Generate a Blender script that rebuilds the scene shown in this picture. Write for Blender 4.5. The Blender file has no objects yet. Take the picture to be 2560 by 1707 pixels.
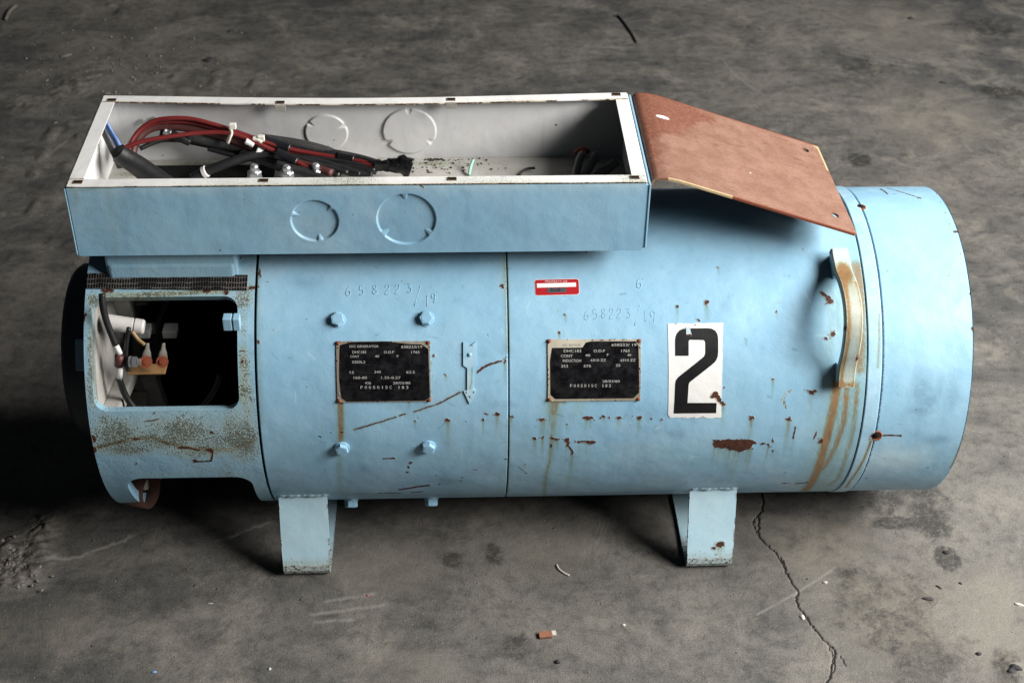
import bpy, bmesh, math, random
import numpy as np
from mathutils import Vector, Matrix
random.seed(7); rng = np.random.default_rng(7)
S = bpy.context.scene
C = S.collection
PI = math.pi

# ------------------------------------------------------------------ camera, light, exposure
H = 0.2869                      # height of the machine's axis over the floor
R = 0.25                        # radius of the barrel
CAM = np.array([-0.0175, -1.8802, 1.3982 + H])
FW = np.array([0.0384, 0.8025, -0.5954]); FW /= np.linalg.norm(FW)
UP = np.array([0.0125, 0.5954, 0.8034]); UP -= FW * (UP @ FW); UP /= np.linalg.norm(UP)
RT = np.cross(FW, UP)
FOC = 1.3959
cd = bpy.data.cameras.new('camera'); co = bpy.data.objects.new('camera', cd); C.objects.link(co)
co.matrix_world = Matrix(((RT[0], UP[0], -FW[0], CAM[0]), (RT[1], UP[1], -FW[1], CAM[1]),
                          (RT[2], UP[2], -FW[2], CAM[2]), (0, 0, 0, 1)))
cd.sensor_width = 36; cd.lens = FOC * 36; cd.clip_start = 0.05; cd.clip_end = 200
cd.dof.use_dof = True; cd.dof.focus_distance = 2.12; cd.dof.aperture_fstop = 9
S.camera = co

def area(name, loc, target, sx, sy, power, col):
    l = bpy.data.lights.new(name, 'AREA'); l.shape = 'RECTANGLE'; l.size = sx; l.size_y = sy
    l.energy = power; l.color = col
    o = bpy.data.objects.new(name, l); C.objects.link(o); o.location = loc
    o.rotation_euler = (Vector(target) - Vector(loc)).to_track_quat('-Z', 'Y').to_euler()
    return o
# daylight from the open doorway on the right, an added soft fill high behind
area('doorway_light', (2.45, -1.40, 1.98), (0.1, 0.0, 0.25), 1.1, 1.1, 132, (1.0, 0.97, 0.93))
area('soft_fill_light', (2.75, -0.1, 2.4), (0.1, 0.0, 0.2), 2.2, 1.5, 178, (1.0, 0.975, 0.94))
W = bpy.data.worlds.new('World'); S.world = W; W.use_nodes = True
W.node_tree.nodes['Background'].inputs[0].default_value = (0.75, 0.85, 1.0, 1)
W.node_tree.nodes['Background'].inputs[1].default_value = 0.018
S.view_settings.view_transform = 'Standard'; S.view_settings.look = 'None'
S.view_settings.exposure = -0.02; S.view_settings.gamma = 1.0; S.view_settings.use_curve_mapping = False
S.cycles.diffuse_bounces = 1; S.cycles.max_bounces = 6; S.cycles.glossy_bounces = 3

# ------------------------------------------------------------------ from a photo pixel to a point on a real surface
def ray(x, y):
    d = FW + RT * (x - 1280) / (FOC * 2560) - UP * (y - 853.5) / (FOC * 2560)
    return d / np.linalg.norm(d)
def cy(x, y, rad=R):            # on the barrel: (x, arc length upward from the front line)
    d = ray(x, y); c = CAM - np.array([0, 0, H])
    a = d[1]**2 + d[2]**2; b = c[1]*d[1] + c[2]*d[2]; e = c[1]**2 + c[2]**2 - rad**2
    D = max(b*b - a*e, 0); t = (-b - math.sqrt(D)) / a; p = c + t*d
    return np.array([p[0], R * math.atan2(p[2], -p[1])])
def pl(x, y, ax, v):            # on the plane  axis = v
    d = ray(x, y); return CAM + d * (v - CAM[ax]) / d[ax]
def gr(x, y): return pl(x, y, 2, 0.0)[:2]
def wrap(u, v, r):              # surface coords -> world
    a = np.asarray(v) / R
    return np.stack([np.asarray(u) + 0*a, -np.asarray(r)*np.cos(a), H + np.asarray(r)*np.sin(a)], -1)

# ------------------------------------------------------------------ mesh helpers
def finish(o, name, mat, parent):
    o.name = name; C.objects.link(o)
    if mat is not None: o.data.materials.append(mat)
    if parent is not None: o.parent = parent; o.matrix_parent_inverse = parent.matrix_world.inverted()
    return o
def npmesh(name, V, F, mat, parent=None, smooth=True, attrs=None):
    me = bpy.data.meshes.new(name)
    V = np.asarray(V, dtype=np.float32).reshape(-1, 3)
    if isinstance(F, np.ndarray):
        n, k = F.shape
        me.vertices.add(len(V)); me.vertices.foreach_set('co', V.ravel())
        me.loops.add(n*k); me.loops.foreach_set('vertex_index', F.astype(np.int32).ravel())
        me.polygons.add(n); me.polygons.foreach_set('loop_start', np.arange(0, n*k, k, dtype=np.int32))
    else:
        me.from_pydata(V.tolist(), [], [list(f) for f in F])
    me.update(calc_edges=True); me.validate()
    me.polygons.foreach_set('use_smooth', np.full(len(me.polygons), smooth))
    for k, a in (attrs or {}).items():
        at = me.attributes.new(k, 'FLOAT', 'POINT'); at.data.foreach_set('value', np.asarray(a, dtype=np.float32))
    return finish(bpy.data.objects.new(name, me), name, mat, parent)
def bm_obj(name, bm, mat, parent=None, smooth=False):
    bmesh.ops.recalc_face_normals(bm, faces=bm.faces[:])
    me = bpy.data.meshes.new(name); bm.to_mesh(me); bm.free()
    me.polygons.foreach_set('use_smooth', np.full(len(me.polygons), smooth))
    return finish(bpy.data.objects.new(name, me), name, mat, parent)
def bm_box(bm, lo, hi, bev=0.0, M=None):
    r = bmesh.ops.create_cube(bm, size=1)
    vs = r['verts']
    for v in vs: v.co = Vector([lo[i] + (v.co[i] + .5) * (hi[i] - lo[i]) for i in range(3)])
    if bev:
        es = list({e for v in vs for e in v.link_edges})
        vs = list({v for f in bmesh.ops.bevel(bm, geom=es, offset=bev, segments=2, affect='EDGES', profile=.6)['faces'] for v in f.verts} | {v for v in vs if v.is_valid})
    if M is not None: bmesh.ops.transform(bm, matrix=M, verts=[v for v in vs if v.is_valid])
def frame(p, z, x=None):        # matrix with local z along z
    z = Vector(z).normalized(); x = Vector(x if x is not None else (1, 0, 0))
    x = (x - z * x.dot(z)).normalized(); y = z.cross(x)
    return Matrix(((x.x, y.x, z.x, p[0]), (x.y, y.y, z.y, p[1]), (x.z, y.z, z.z, p[2]), (0, 0, 0, 1)))
def lathe(bm, prof, M, n=24, cap=True):   # profile of (radius, height) around local z
    rings = []
    for r, h in prof:
        rings.append([bm.verts.new(M @ Vector((r*math.cos(2*PI*i/n), r*math.sin(2*PI*i/n), h))) for i in range(n)])
    for a, b in zip(rings, rings[1:]):
        for i in range(n): bm.faces.new((a[i], a[(i+1) % n], b[(i+1) % n], b[i]))
    if cap: bm.faces.new(rings[0][::-1]); bm.faces.new(rings[-1])
def spline(P, n=10):
    P = np.asarray(P, float); Q = np.vstack([2*P[0]-P[1], P, 2*P[-1]-P[-2]]); out = []
    for i in range(1, len(Q)-2):
        for t in np.linspace(0, 1, n, endpoint=False):
            a, b, c, d = Q[i-1:i+3]
            out.append(.5*((2*b) + (c-a)*t + (2*a-5*b+4*c-d)*t*t + (3*b-a-3*c+d)*t**3))
    out.append(Q[-2]); return np.array(out)
def tube(P, rad, n=12, smooth=10, squash=None):  # returns V, F (quads) of a swept tube with end caps as fans of quads
    P = spline(P, smooth) if smooth else np.asarray(P, float)
    m = len(P); rad = np.broadcast_to(np.asarray(rad, float), (m,)) if np.ndim(rad) == 0 or len(np.atleast_1d(rad)) == m else np.interp(np.linspace(0, 1, m), np.linspace(0, 1, len(rad)), rad)
    T = np.gradient(P, axis=0); T /= np.linalg.norm(T, axis=1)[:, None] + 1e-12
    nrm = np.cross(T[0], [0, 0, 1.]);
    if np.linalg.norm(nrm) < .1: nrm = np.cross(T[0], [0, 1., 0])
    nrm /= np.linalg.norm(nrm); V = []
    for i in range(m):
        nrm = nrm - T[i] * (nrm @ T[i]); nrm /= np.linalg.norm(nrm); b = np.cross(T[i], nrm)
        a = np.arange(n) * 2*PI/n
        V.append(P[i] + rad[i]*(np.cos(a)[:, None]*nrm*(squash or 1) + np.sin(a)[:, None]*b))
    V = np.concatenate(V); F = []
    for i in range(m-1):
        for j in range(n): F.append((i*n+j, i*n+(j+1) % n, (i+1)*n+(j+1) % n, (i+1)*n+j))
    F.append(tuple(range(n))[::-1]); F.append(tuple((m-1)*n + j for j in range(n)))
    return V, F
def join(parts):
    V, F, o = [], [], 0
    for v, f in parts:
        V.append(v); F += [tuple(i+o for i in q) for q in f]; o += len(v)
    return np.concatenate(V), F
def tube_obj(name, P, rad, mat, parent=None, n=12, smooth=10, squash=None):
    V, F = tube(P, rad, n, smooth, squash); return npmesh(name, V, F, mat, parent)

# signed distance to a set of closed loops (inside negative), with the nearest boundary point
def loops_sd(U, V, loops):
    pts = np.stack([U, V], -1); best = np.full(U.shape, 1e9); near = pts.copy(); inside = np.zeros(U.shape, bool)
    for L in loops:
        L = np.asarray(L, float)
        for a, b in zip(L, np.roll(L, -1, 0)):
            e = b - a; t = np.clip(((pts - a) @ e) / (e @ e + 1e-15), 0, 1)
            q = a + t[..., None]*e; d = np.linalg.norm(pts - q, axis=-1)
            m = d < best; best = np.where(m, d, best); near[m] = q[m]
            with np.errstate(divide='ignore', invalid='ignore'):
                c = ((a[1] > V) != (b[1] > V)) & (U < (b[0]-a[0])*(V-a[1])/(b[1]-a[1]) + a[0])
            inside ^= c
    return np.where(inside, -best, best), near
def rrect(x0, y0, x1, y1, r, n=6):
    out = []
    for cx, cyy, a0 in ((x1-r, y1-r, 0), (x0+r, y1-r, PI/2), (x0+r, y0+r, PI), (x1-r, y0+r, 1.5*PI)):
        for k in range(n+1):
            a = a0 + PI/2*k/n; out.append((cx + r*math.cos(a), cyy + r*math.sin(a)))
    return out
def sheet(name, loops, step, place, r0, r1, mat, parent=None, attr=None, bend=None, corner=True, inner=None):
    """plate cut along loops: place(u,v,r) puts it in the world, r0 outer face, r1 inner face"""
    A = np.concatenate([np.asarray(l, float) for l in loops])
    lo, hi = A.min(0), A.max(0)
    nu, nv = [max(2, int(math.ceil((hi[i]-lo[i])/step)) + 1) for i in (0, 1)]
    u = np.linspace(lo[0], hi[0], nu); v = np.linspace(lo[1], hi[1], nv)
    U, Vv = np.meshgrid(u, v, indexing='ij')
    sd, near = loops_sd(U, Vv, loops)
    cu, cv = np.meshgrid((u[1:]+u[:-1])/2, (v[1:]+v[:-1])/2, indexing='ij')
    keep = loops_sd(cu, cv, loops)[0] < 0
    idx = np.arange(nu*nv).reshape(nu, nv)
    Q = np.stack([idx[:-1, :-1], idx[1:, :-1], idx[1:, 1:], idx[:-1, 1:]], -1)[keep]
    ed = np.concatenate([Q[:, [0, 1]], Q[:, [1, 2]], Q[:, [2, 3]], Q[:, [3, 0]]])
    key = np.sort(ed, 1); kk = key[:, 0].astype(np.int64)*(nu*nv) + key[:, 1]
    un, inv, cnt = np.unique(kk, return_inverse=True, return_counts=True)
    be = ed[cnt[inv] == 1]; bn = np.unique(be)
    P = np.stack([U.ravel(), Vv.ravel()], -1); nr = near.reshape(-1, 2)
    P[bn] = nr[bn]
    if corner:
        for L in loops:
            L = np.asarray(L, float)
            for a, b, c in zip(np.roll(L, 1, 0), L, np.roll(L, -1, 0)):
                e, f = b-a, c-b
                if abs(math.atan2(e[0]*f[1]-e[1]*f[0], e @ f)) > .6 and len(bn):
                    P[bn[np.argmin(((P[bn]-b)**2).sum(1))]] = b
    used = np.unique(Q); mp = np.full(nu*nv, -1); mp[used] = np.arange(len(used)); n = len(used)
    P = P[used]; Q = mp[Q]; be = mp[be]
    dr = bend(P[:, 0], P[:, 1]) if bend else 0
    Vo = place(P[:, 0], P[:, 1], r0 + dr); Vi = place(P[:, 0], P[:, 1], r1 + dr)
    m = len(be); w = np.arange(m)
    Vw = np.concatenate([Vo[be[:, 0]], Vo[be[:, 1]], Vi[be[:, 1]], Vi[be[:, 0]]])
    Fw = np.stack([w, w+3*m, w+2*m, w+m], -1) + 2*n
    F = np.concatenate([Q, Q[:, ::-1] + n, Fw])
    at = None
    if attr:
        PP = np.concatenate([P, P, P[be[:, 0]], P[be[:, 1]], P[be[:, 1]], P[be[:, 0]]])
        at = attr(PP[:, 0], PP[:, 1])
    o = npmesh(name, np.concatenate([Vo, Vi, Vw]), F, mat, parent, True, at)
    if inner is not None:
        o.data.materials.append(inner); mi = np.zeros(len(F), np.int32); mi[len(Q):2*len(Q)] = 1; o.data.polygons.foreach_set('material_index', mi)
    return o

def vnoise(u, v, seed=0):        # cheap value noise for real relief
    r = np.random.default_rng(seed); T = r.random((64, 64)); i, j = np.floor(u).astype(int), np.floor(v).astype(int); a, b = u-i, v-j
    a, b = a*a*(3-2*a), b*b*(3-2*b); g = lambda p, q: T[p % 64, q % 64]
    return (g(i, j)*(1-a)+g(i+1, j)*a)*(1-b) + (g(i, j+1)*(1-a)+g(i+1, j+1)*a)*b

# ------------------------------------------------------------------ wear that is drawn at fixed spots on a surface
class Wear:
    """conv turns a photo pixel into surface coordinates; marks are stored in metres on that surface"""
    def __init__(s, conv): s.conv = conv; s.m = []
    def px(s, pts): return np.array([s.conv(*p) for p in pts])
    def spot(s, x, y, rx, ry, drip=0, ds=.5):
        c = s.conv(x, y); k = .00066; s.m.append(('spot', c, rx*k, ry*k))
        if drip: s.m.append(('drip', c, max(rx*k*.7, .0018), drip*k*1.8, ds*1.7))
    def line(s, pts, w): s.m.append(('line', s.px(pts), w))
    def poly(s, pts): s.m.append(('poly', s.px(pts)))
    def drip(s, x, y, w, l, st): s.m.append(('drip', s.conv(x, y), w, l, st))
    def path(s, pts, w, st, kind='stain', fade=0.0): s.m.append(('path', s.px(pts), w, st, kind, fade))
    def blob(s, x, y, rx, ry, st, kind='grime'): s.m.append(('blob', s.conv(x, y), rx*.00066, ry*.00066, st, kind))
    def __call__(s, U, V):
        A = {k: np.zeros(len(U)) for k in ('rust', 'stain', 'grime', 'pale', 'smudge')}
        U0, V0 = U, V; wu = .0034*(vnoise(U*330+7, V*330, 21)-.5)+.003*(vnoise(U*120, V*120+3, 22)-.5); wv = .0034*(vnoise(U*330, V*330+9, 23)-.5)+.003*(vnoise(U*120+5, V*120, 24)-.5)
        for m in s.m:
            t = m[0]; U, V = (U0+wu, V0+wv) if t in ('spot', 'poly') else (U0+.25*wu, V0+.25*wv) if t == 'line' else (U0, V0)
            if t == 'spot':
                d = np.hypot((U-m[1][0])/m[2], (V-m[1][1])/m[3])*1.22; A['rust'] = np.maximum(A['rust'], np.clip(1-.5*d, 0, 1))
            elif t == 'drip':
                _, c, w, l, st = m; dv = c[1]-V
                val = st*np.exp(-((U-c[0])/w)**2)*np.clip(1-dv/l, 0, 1)*np.clip(dv/.002+1, 0, 1)
                A['stain'] = np.maximum(A['stain'], val)
            elif t == 'poly':
                sd, _ = loops_sd(U, V, [m[1]]); A['rust'] = np.maximum(A['rust'], np.clip(.5-sd/.007, 0, 1))
            elif t == 'blob':
                d = np.hypot((U-m[1][0])/m[2], (V-m[1][1])/m[3]); A[m[5]] = np.maximum(A[m[5]], m[4]*np.clip(1.4-d, 0, 1))
            else:
                P = m[1]; best = np.full(len(U), 1e9); tt = np.zeros(len(U)); L = 0
                seg = np.linalg.norm(np.diff(P, axis=0), axis=1); tot = seg.sum()
                for a, b, l in zip(P, P[1:], seg):
                    e = b-a; f = np.clip(((U-a[0])*e[0]+(V-a[1])*e[1])/(l*l+1e-12), 0, 1)
                    d = np.hypot(U-a[0]-f*e[0], V-a[1]-f*e[1]); k = d < best
                    best = np.where(k, d, best); tt = np.where(k, (L+f*l)/tot, tt); L += l
                if t == 'line': A['rust'] = np.maximum(A['rust'], np.clip(1-.5*best/m[2], 0, 1))
                else: A[m[4]] = np.maximum(A[m[4]], m[3]*np.exp(-(best/m[2])**2)*(1-m[5]*tt))
        return A
def Z(x0, y0, sc):              # coordinates read off an enlarged part of the photo
    return lambda x, y: (x0 + x/sc, y0 + y/sc)

# ------------------------------------------------------------------ materials
class NT:
    def __init__(s, name):
        s.mat = bpy.data.materials.new(name); s.mat.use_nodes = True; s.t = s.mat.node_tree
        s.b = s.t.nodes['Principled BSDF']; s.tc = s.t.nodes.new('ShaderNodeTexCoord')
    def n(s, typ, **k):
        o = s.t.nodes.new(typ)
        for a, v in k.items(): setattr(o, a, v)
        return o
    def put(s, sock, v):
        if isinstance(v, bpy.types.NodeSocket): s.t.links.new(v, sock)
        else: sock.default_value = v
    def vec(s, scale=(1, 1, 1)):
        m = s.n('ShaderNodeMapping'); s.put(m.inputs[0], s.tc.outputs['Object']); m.inputs['Scale'].default_value = scale
        return m.outputs[0]
    def noise(s, scale, detail=4, rough=.55, v=None, dist=0):
        o = s.n('ShaderNodeTexNoise'); s.put(o.inputs['Vector'], v or s.tc.outputs['Object'])
        o.inputs['Scale'].default_value = scale; o.inputs['Detail'].default_value = detail
        o.inputs['Roughness'].default_value = rough; o.inputs['Distortion'].default_value = dist
        return o.outputs['Fac']
    def math(s, op, a, b=0.0, clamp=False):
        o = s.n('ShaderNodeMath', operation=op, use_clamp=clamp); s.put(o.inputs[0], a); s.put(o.inputs[1], b); return o.outputs[0]
    def step(s, x, lo, hi, a=0.0, b=1.0):
        o = s.n('ShaderNodeMapRange', interpolation_type='SMOOTHSTEP'); s.put(o.inputs[0], x)
        for i, v in zip((1, 2, 3, 4), (lo, hi, a, b)): o.inputs[i].default_value = v
        return o.outputs[0]
    def mix(s, f, a, b):
        o = s.n('ShaderNodeMix', data_type='RGBA'); s.put(o.inputs['Factor'], f)
        for q, v in ((6, a), (7, b)): s.put(o.inputs[q], v if isinstance(v, bpy.types.NodeSocket) else (*v[:3], 1))
        return o.outputs[2]
    def mul(s, f, a, b):
        o = s.n('ShaderNodeMix', data_type='RGBA', blend_type='MULTIPLY'); s.put(o.inputs['Factor'], f)
        for q, v in ((6, a), (7, b)): s.put(o.inputs[q], v if isinstance(v, bpy.types.NodeSocket) else (*v[:3], 1))
        return o.outputs[2]
    def attr(s, name):
        o = s.n('ShaderNodeAttribute'); o.attribute_name = name; return o.outputs['Fac']
    def bump(s, h, strength, dist):
        o = s.n('ShaderNodeBump'); o.inputs['Strength'].default_value = strength; o.inputs['Distance'].default_value = dist
        s.put(o.inputs['Height'], h); s.put(s.b.inputs['Normal'], o.outputs[0])
    def out(s, col, rough=.5, metal=0.0, spec=.5):
        s.put(s.b.inputs['Base Color'], col if isinstance(col, bpy.types.NodeSocket) else (*col[:3], 1))
        s.put(s.b.inputs['Roughness'], rough); s.put(s.b.inputs['Metallic'], metal)
        s.b.inputs['Specular IOR Level'].default_value = spec
        return s.mat

def paint(name, base, alt, rough=.42, peel=.35, chips=True, dirt=(.07, .062, .032)):
    t = NT(name)
    big = t.noise(5, 4, .6); mid = t.noise(26, 5, .65); fine = t.noise(330, 3, .7); med = t.noise(120, 4, .7)
    col = t.mix(t.step(t.math('ADD', t.math('MULTIPLY', big, .65), t.math('MULTIPLY', mid, .35)), .36, .66), base, alt)
    # old run marks and handling dirt
    streak = t.noise(1, 4, .6, t.vec((55, 55, 5)))
    col = t.mul(t.step(streak, .52, .80, 0, .42), col, (.66, .75, .80))
    col = t.mul(t.step(med, .58, .80, 0, .30), col, (.66, .71, .72))
    chalk = t.math('MULTIPLY', t.step(t.noise(3.2, 5, .7, None, .5), .50, .68), t.step(mid, .35, .65), clamp=True)
    col = t.mix(t.math('MULTIPLY', chalk, .24), col, [min(1, .45+.5*x) for x in alt])
    dull = t.math('MULTIPLY', t.step(t.noise(6.5, 5, .7, None, .4), .54, .72), t.step(fine, .3, .6), clamp=True)
    col = t.mul(t.math('MULTIPLY', dull, .38), col, (.62, .68, .72))
    # chalky pale patches
    col = t.mix(t.math('MULTIPLY', t.attr('pale'), t.step(mid, .15, .6), clamp=True), col, (.50, .68, .76))
    # stain: brown run-off
    st = t.math('MULTIPLY', t.attr('stain'), t.step(t.noise(1, 5, .65, t.vec((420, 420, 24))), .15, .8, .55, 1.2), clamp=True)
    col = t.mul(t.math('MULTIPLY', st, 1.0, clamp=True), col, (.70, .60, .33))
    col = t.mix(t.step(st, .40, 1.05, 0, .85), col, t.mix(t.step(st, .6, 1.0), (.17, .115, .04), (.25, .115, .042)))
    col = t.mul(t.math('MULTIPLY', t.attr('smudge'), t.step(med, .25, .6, .35, 1.0), clamp=True), col, (.42, .47, .50))
    # grime: pitted speckle
    g = t.math('MINIMUM', t.attr('grime'), .88)
    sp = t.step(t.math('ADD', t.noise(420, 3, .65), t.math('MULTIPLY', t.math('SUBTRACT', t.math('MULTIPLY', g, t.step(mid, .3, .66, .5, 1.15)), .6), .30)), .49, .60)
    sp = t.math('MULTIPLY', sp, t.step(g, .05, .3), clamp=True)
    col = t.mix(t.math('MULTIPLY', t.step(g, .1, .9), .60), col, (.36, .42, .34))
    col = t.mix(t.math('MULTIPLY', sp, .80), col, t.mix(t.step(med, .56, .70), dirt, (.15, .075, .025)))
    # rust chips with ragged edges
    ra = t.attr('rust')
    rr = t.math('ADD', ra, t.math('MULTIPLY', t.math('SUBTRACT', t.noise(230, 4, .75), .5), t.step(ra, .05, .4, 0, 1.15)))
    rm = t.step(rr, .47, .54)
    halo = t.step(rr, .27, .5)
    col = t.mix(t.math('MULTIPLY', halo, .35), col, (.36, .24, .12))
    rust = t.mix(t.step(fine, .35, .65), (.026, .008, .004), (.100, .027, .009))
    col = t.mix(rm, col, rust)
    if chips:
        sm = t.step(t.noise(95, 2, .5), .765, .785)
        col = t.mix(t.math('MULTIPLY', sm, .7), col, (.10, .09, .075))
    ro = t.math('ADD', rough, t.math('ADD', t.math('MULTIPLY', rm, .35), t.math('MULTIPLY', t.math('SUBTRACT', mid, .5), .22)), clamp=True)
    ht = t.math('ADD', t.math('MULTIPLY', fine, peel*.5), t.math('MULTIPLY', med, peel))
    ht = t.math('ADD', ht, t.math('MULTIPLY', t.noise(9, 3, .5), 5.0))
    ht = t.math('ADD', ht, t.math('MULTIPLY', halo, .9)); ht = t.math('SUBTRACT', ht, t.math('MULTIPLY', rm, t.math('ADD', 1.3, t.math('MULTIPLY', fine, 1.2)))); ht = t.math('SUBTRACT', ht, t.math('MULTIPLY', sp, .5))
    t.bump(ht, .55, .0016)
    return t.out(col, ro)
BLUE = paint('blue_paint', (.248, .462, .628), (.305, .520, .672))
CAST = paint('blue_paint_on_casting', (.240, .450, .605), (.315, .520, .64), .5, .8)
WHITE = paint('white_paint', (.74, .74, .73), (.80, .80, .78), .45, .25, True, (.16, .13, .09))
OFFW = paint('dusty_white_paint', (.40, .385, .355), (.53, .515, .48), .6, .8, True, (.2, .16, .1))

INNER = paint('shaded_white_paint', (.66, .66, .665), (.71, .71, .71), .45, .25, True, (.16, .13, .09))  # darker copy of the white, deepens the shade inside the box
def plain(name, col, rough=.5, metal=0.0, var=.25, scale=60, bump=.0, spec=.5):
    t = NT(name); n = t.noise(scale, 4, .6)
    c = t.mix(n, [x*(1-var) for x in col], [min(1, x*(1+var)) for x in col])
    if bump: t.bump(n, .6, bump)
    return t.out(c, t.math('ADD', rough-.08, t.math('MULTIPLY', n, .16)), metal, spec)
BLACK = plain('core_black', (.008, .008, .009), .8)
DARK = plain('interior_shade_black', (.006, .006, .006), .9, 0, .3, 40, 0, .2)  # near-black that puts shade into hollows, holes and slots
RUBBER = plain('black_rubber', (.013, .013, .014), .45, 0, .5, 70, .0008)
TAPE = plain('black_tape', (.010, .010, .012), .27, 0, .3, 40, .0015)
REDW = plain('red_insulation', (.135, .013, .012), .42, 0, .3, 40)
DKRED = plain('dark_red_insulation', (.075, .022, .02), .5, 0, .4, 60)
NYLON = plain('white_nylon', (.78, .76, .68), .4, 0, .1)
STEEL = plain('zinc_steel', (.60, .62, .64), .32, .85, .25, 90, .0004)
ALU = plain('dull_aluminium', (.50, .47, .42), .42, .6, .35, 120)
RUSTY = plain('rusty_steel', (.22, .062, .026), .85, 0, .55, 90, .002)
COPPER = plain('copper_terminal', (.20, .045, .018), .55, .1, .4, 60)
TAN = plain('tan_insulator_board', (.36, .20, .085), .6, 0, .25, 60)
GREYP = plain('pale_grey_paint', (.60, .585, .56), .6, 0, .15, 25, .001)
INKB = plain('black_ink', (.0055, .0055, .0065), .42, 0, .4, 50)
INKW = plain('pale_etched_metal', (.40, .395, .375), .45, .0, .35, 300)
INKP = plain('pink_white_ink', (.80, .50, .50), .5)
REDS = plain('red_sticker', (.42, .014, .020), .35, 0, .12, 30)
WHITES = plain('white_sticker', (.82, .80, .80), .4, 0, .04, 30)
GREYS = plain('grey_foil', (.10, .115, .13), .35, .3, .4, 400)
WIREG = plain('green_insulation', (.30, .62, .48), .4)
BLUEST = plain('blue_sheen_strip', (.10, .20, .48), .25, 0, .5, 30)  # blue sheen of glossy black tape put into the base colour

def field_mat():
    t = NT('black_plate_enamel'); n = t.noise(70, 5, .65); f = t.noise(900, 2, .6)
    c = t.mix(t.step(n, .35, .75), (.004, .004, .005), (.014, .014, .016))
    c = t.mix(t.step(f, .70, .78, 0, .5), c, (.30, .30, .28))
    sc = t.noise(1, 3, .6, t.vec((30, 900, 900)))
    c = t.mix(t.step(sc, .68, .82, 0, .30), c, (.22, .22, .2))
    t.bump(t.noise(16, 3, .5), .8, .004)
    return t.out(c, t.step(n, .3, .7, .16, .36))
FIELD = field_mat()
def screen_mat():
    t = NT('expanded_metal_screen'); big = t.noise(34, 4, .7); fine = t.noise(700, 2, .6)
    sx = t.n('ShaderNodeSeparateXYZ'); t.put(sx.inputs[0], t.tc.outputs['Object'])
    a = t.math('SINE', t.math('ADD', t.math('MULTIPLY', sx.outputs[0], 2*PI/.0038), t.math('MULTIPLY', big, 5)))
    b = t.math('SINE', t.math('ADD', t.math('MULTIPLY', sx.outputs[2], 2*PI/.0041), t.math('MULTIPLY', big, 9)))
    m = t.step(t.math('MAXIMUM', a, b), .72, .98)
    c = t.mix(t.math('MULTIPLY', m, t.step(fine, .3, .6, .3, 1)), (.003, .003, .003), t.mix(t.step(big, .4, .65), (.05, .045, .042), (.22, .20, .19)))
    t.bump(m, .8, .002)
    return t.out(c, .55, .0, .25)
SCREEN = screen_mat()
def primer_mat():
    t = NT('red_oxide_primer'); n = t.noise(28, 5, .65); f = t.noise(240, 3, .7); st = t.noise(1, 4, .6, t.vec((30, 170, 60)))
    ed = t.math('ADD', t.attr('dust'), t.math('MULTIPLY', t.math('SUBTRACT', n, .5), .9))
    dk = t.mix(t.step(f, .3, .7), (.135, .048, .028), (.225, .090, .055))
    du = t.mix(t.step(n, .3, .7), (.200, .100, .066), (.270, .150, .108))
    du = t.mul(t.step(f, .50, .72, 0, .6), du, (.66, .55, .48))
    c = t.mix(t.step(ed, .34, .66), dk, du)
    c = t.mul(t.step(st, .58, .70, 0, .8), c, (.66, .5, .42))
    c = t.mix(t.step(t.attr('cream'), .35, .65), c, (.46, .35, .20))
    c = t.mix(t.step(t.attr('white'), .45, .55), c, (.85, .84, .82))
    c = t.mix(t.step(t.attr('edge'), .4, .6), c, (.17, .045, .02))
    t.bump(t.math('ADD', f, t.math('MULTIPLY', n, 1.5)), .5, .0012)
    return t.out(c, .62)
PRIMER = primer_mat()
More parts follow.
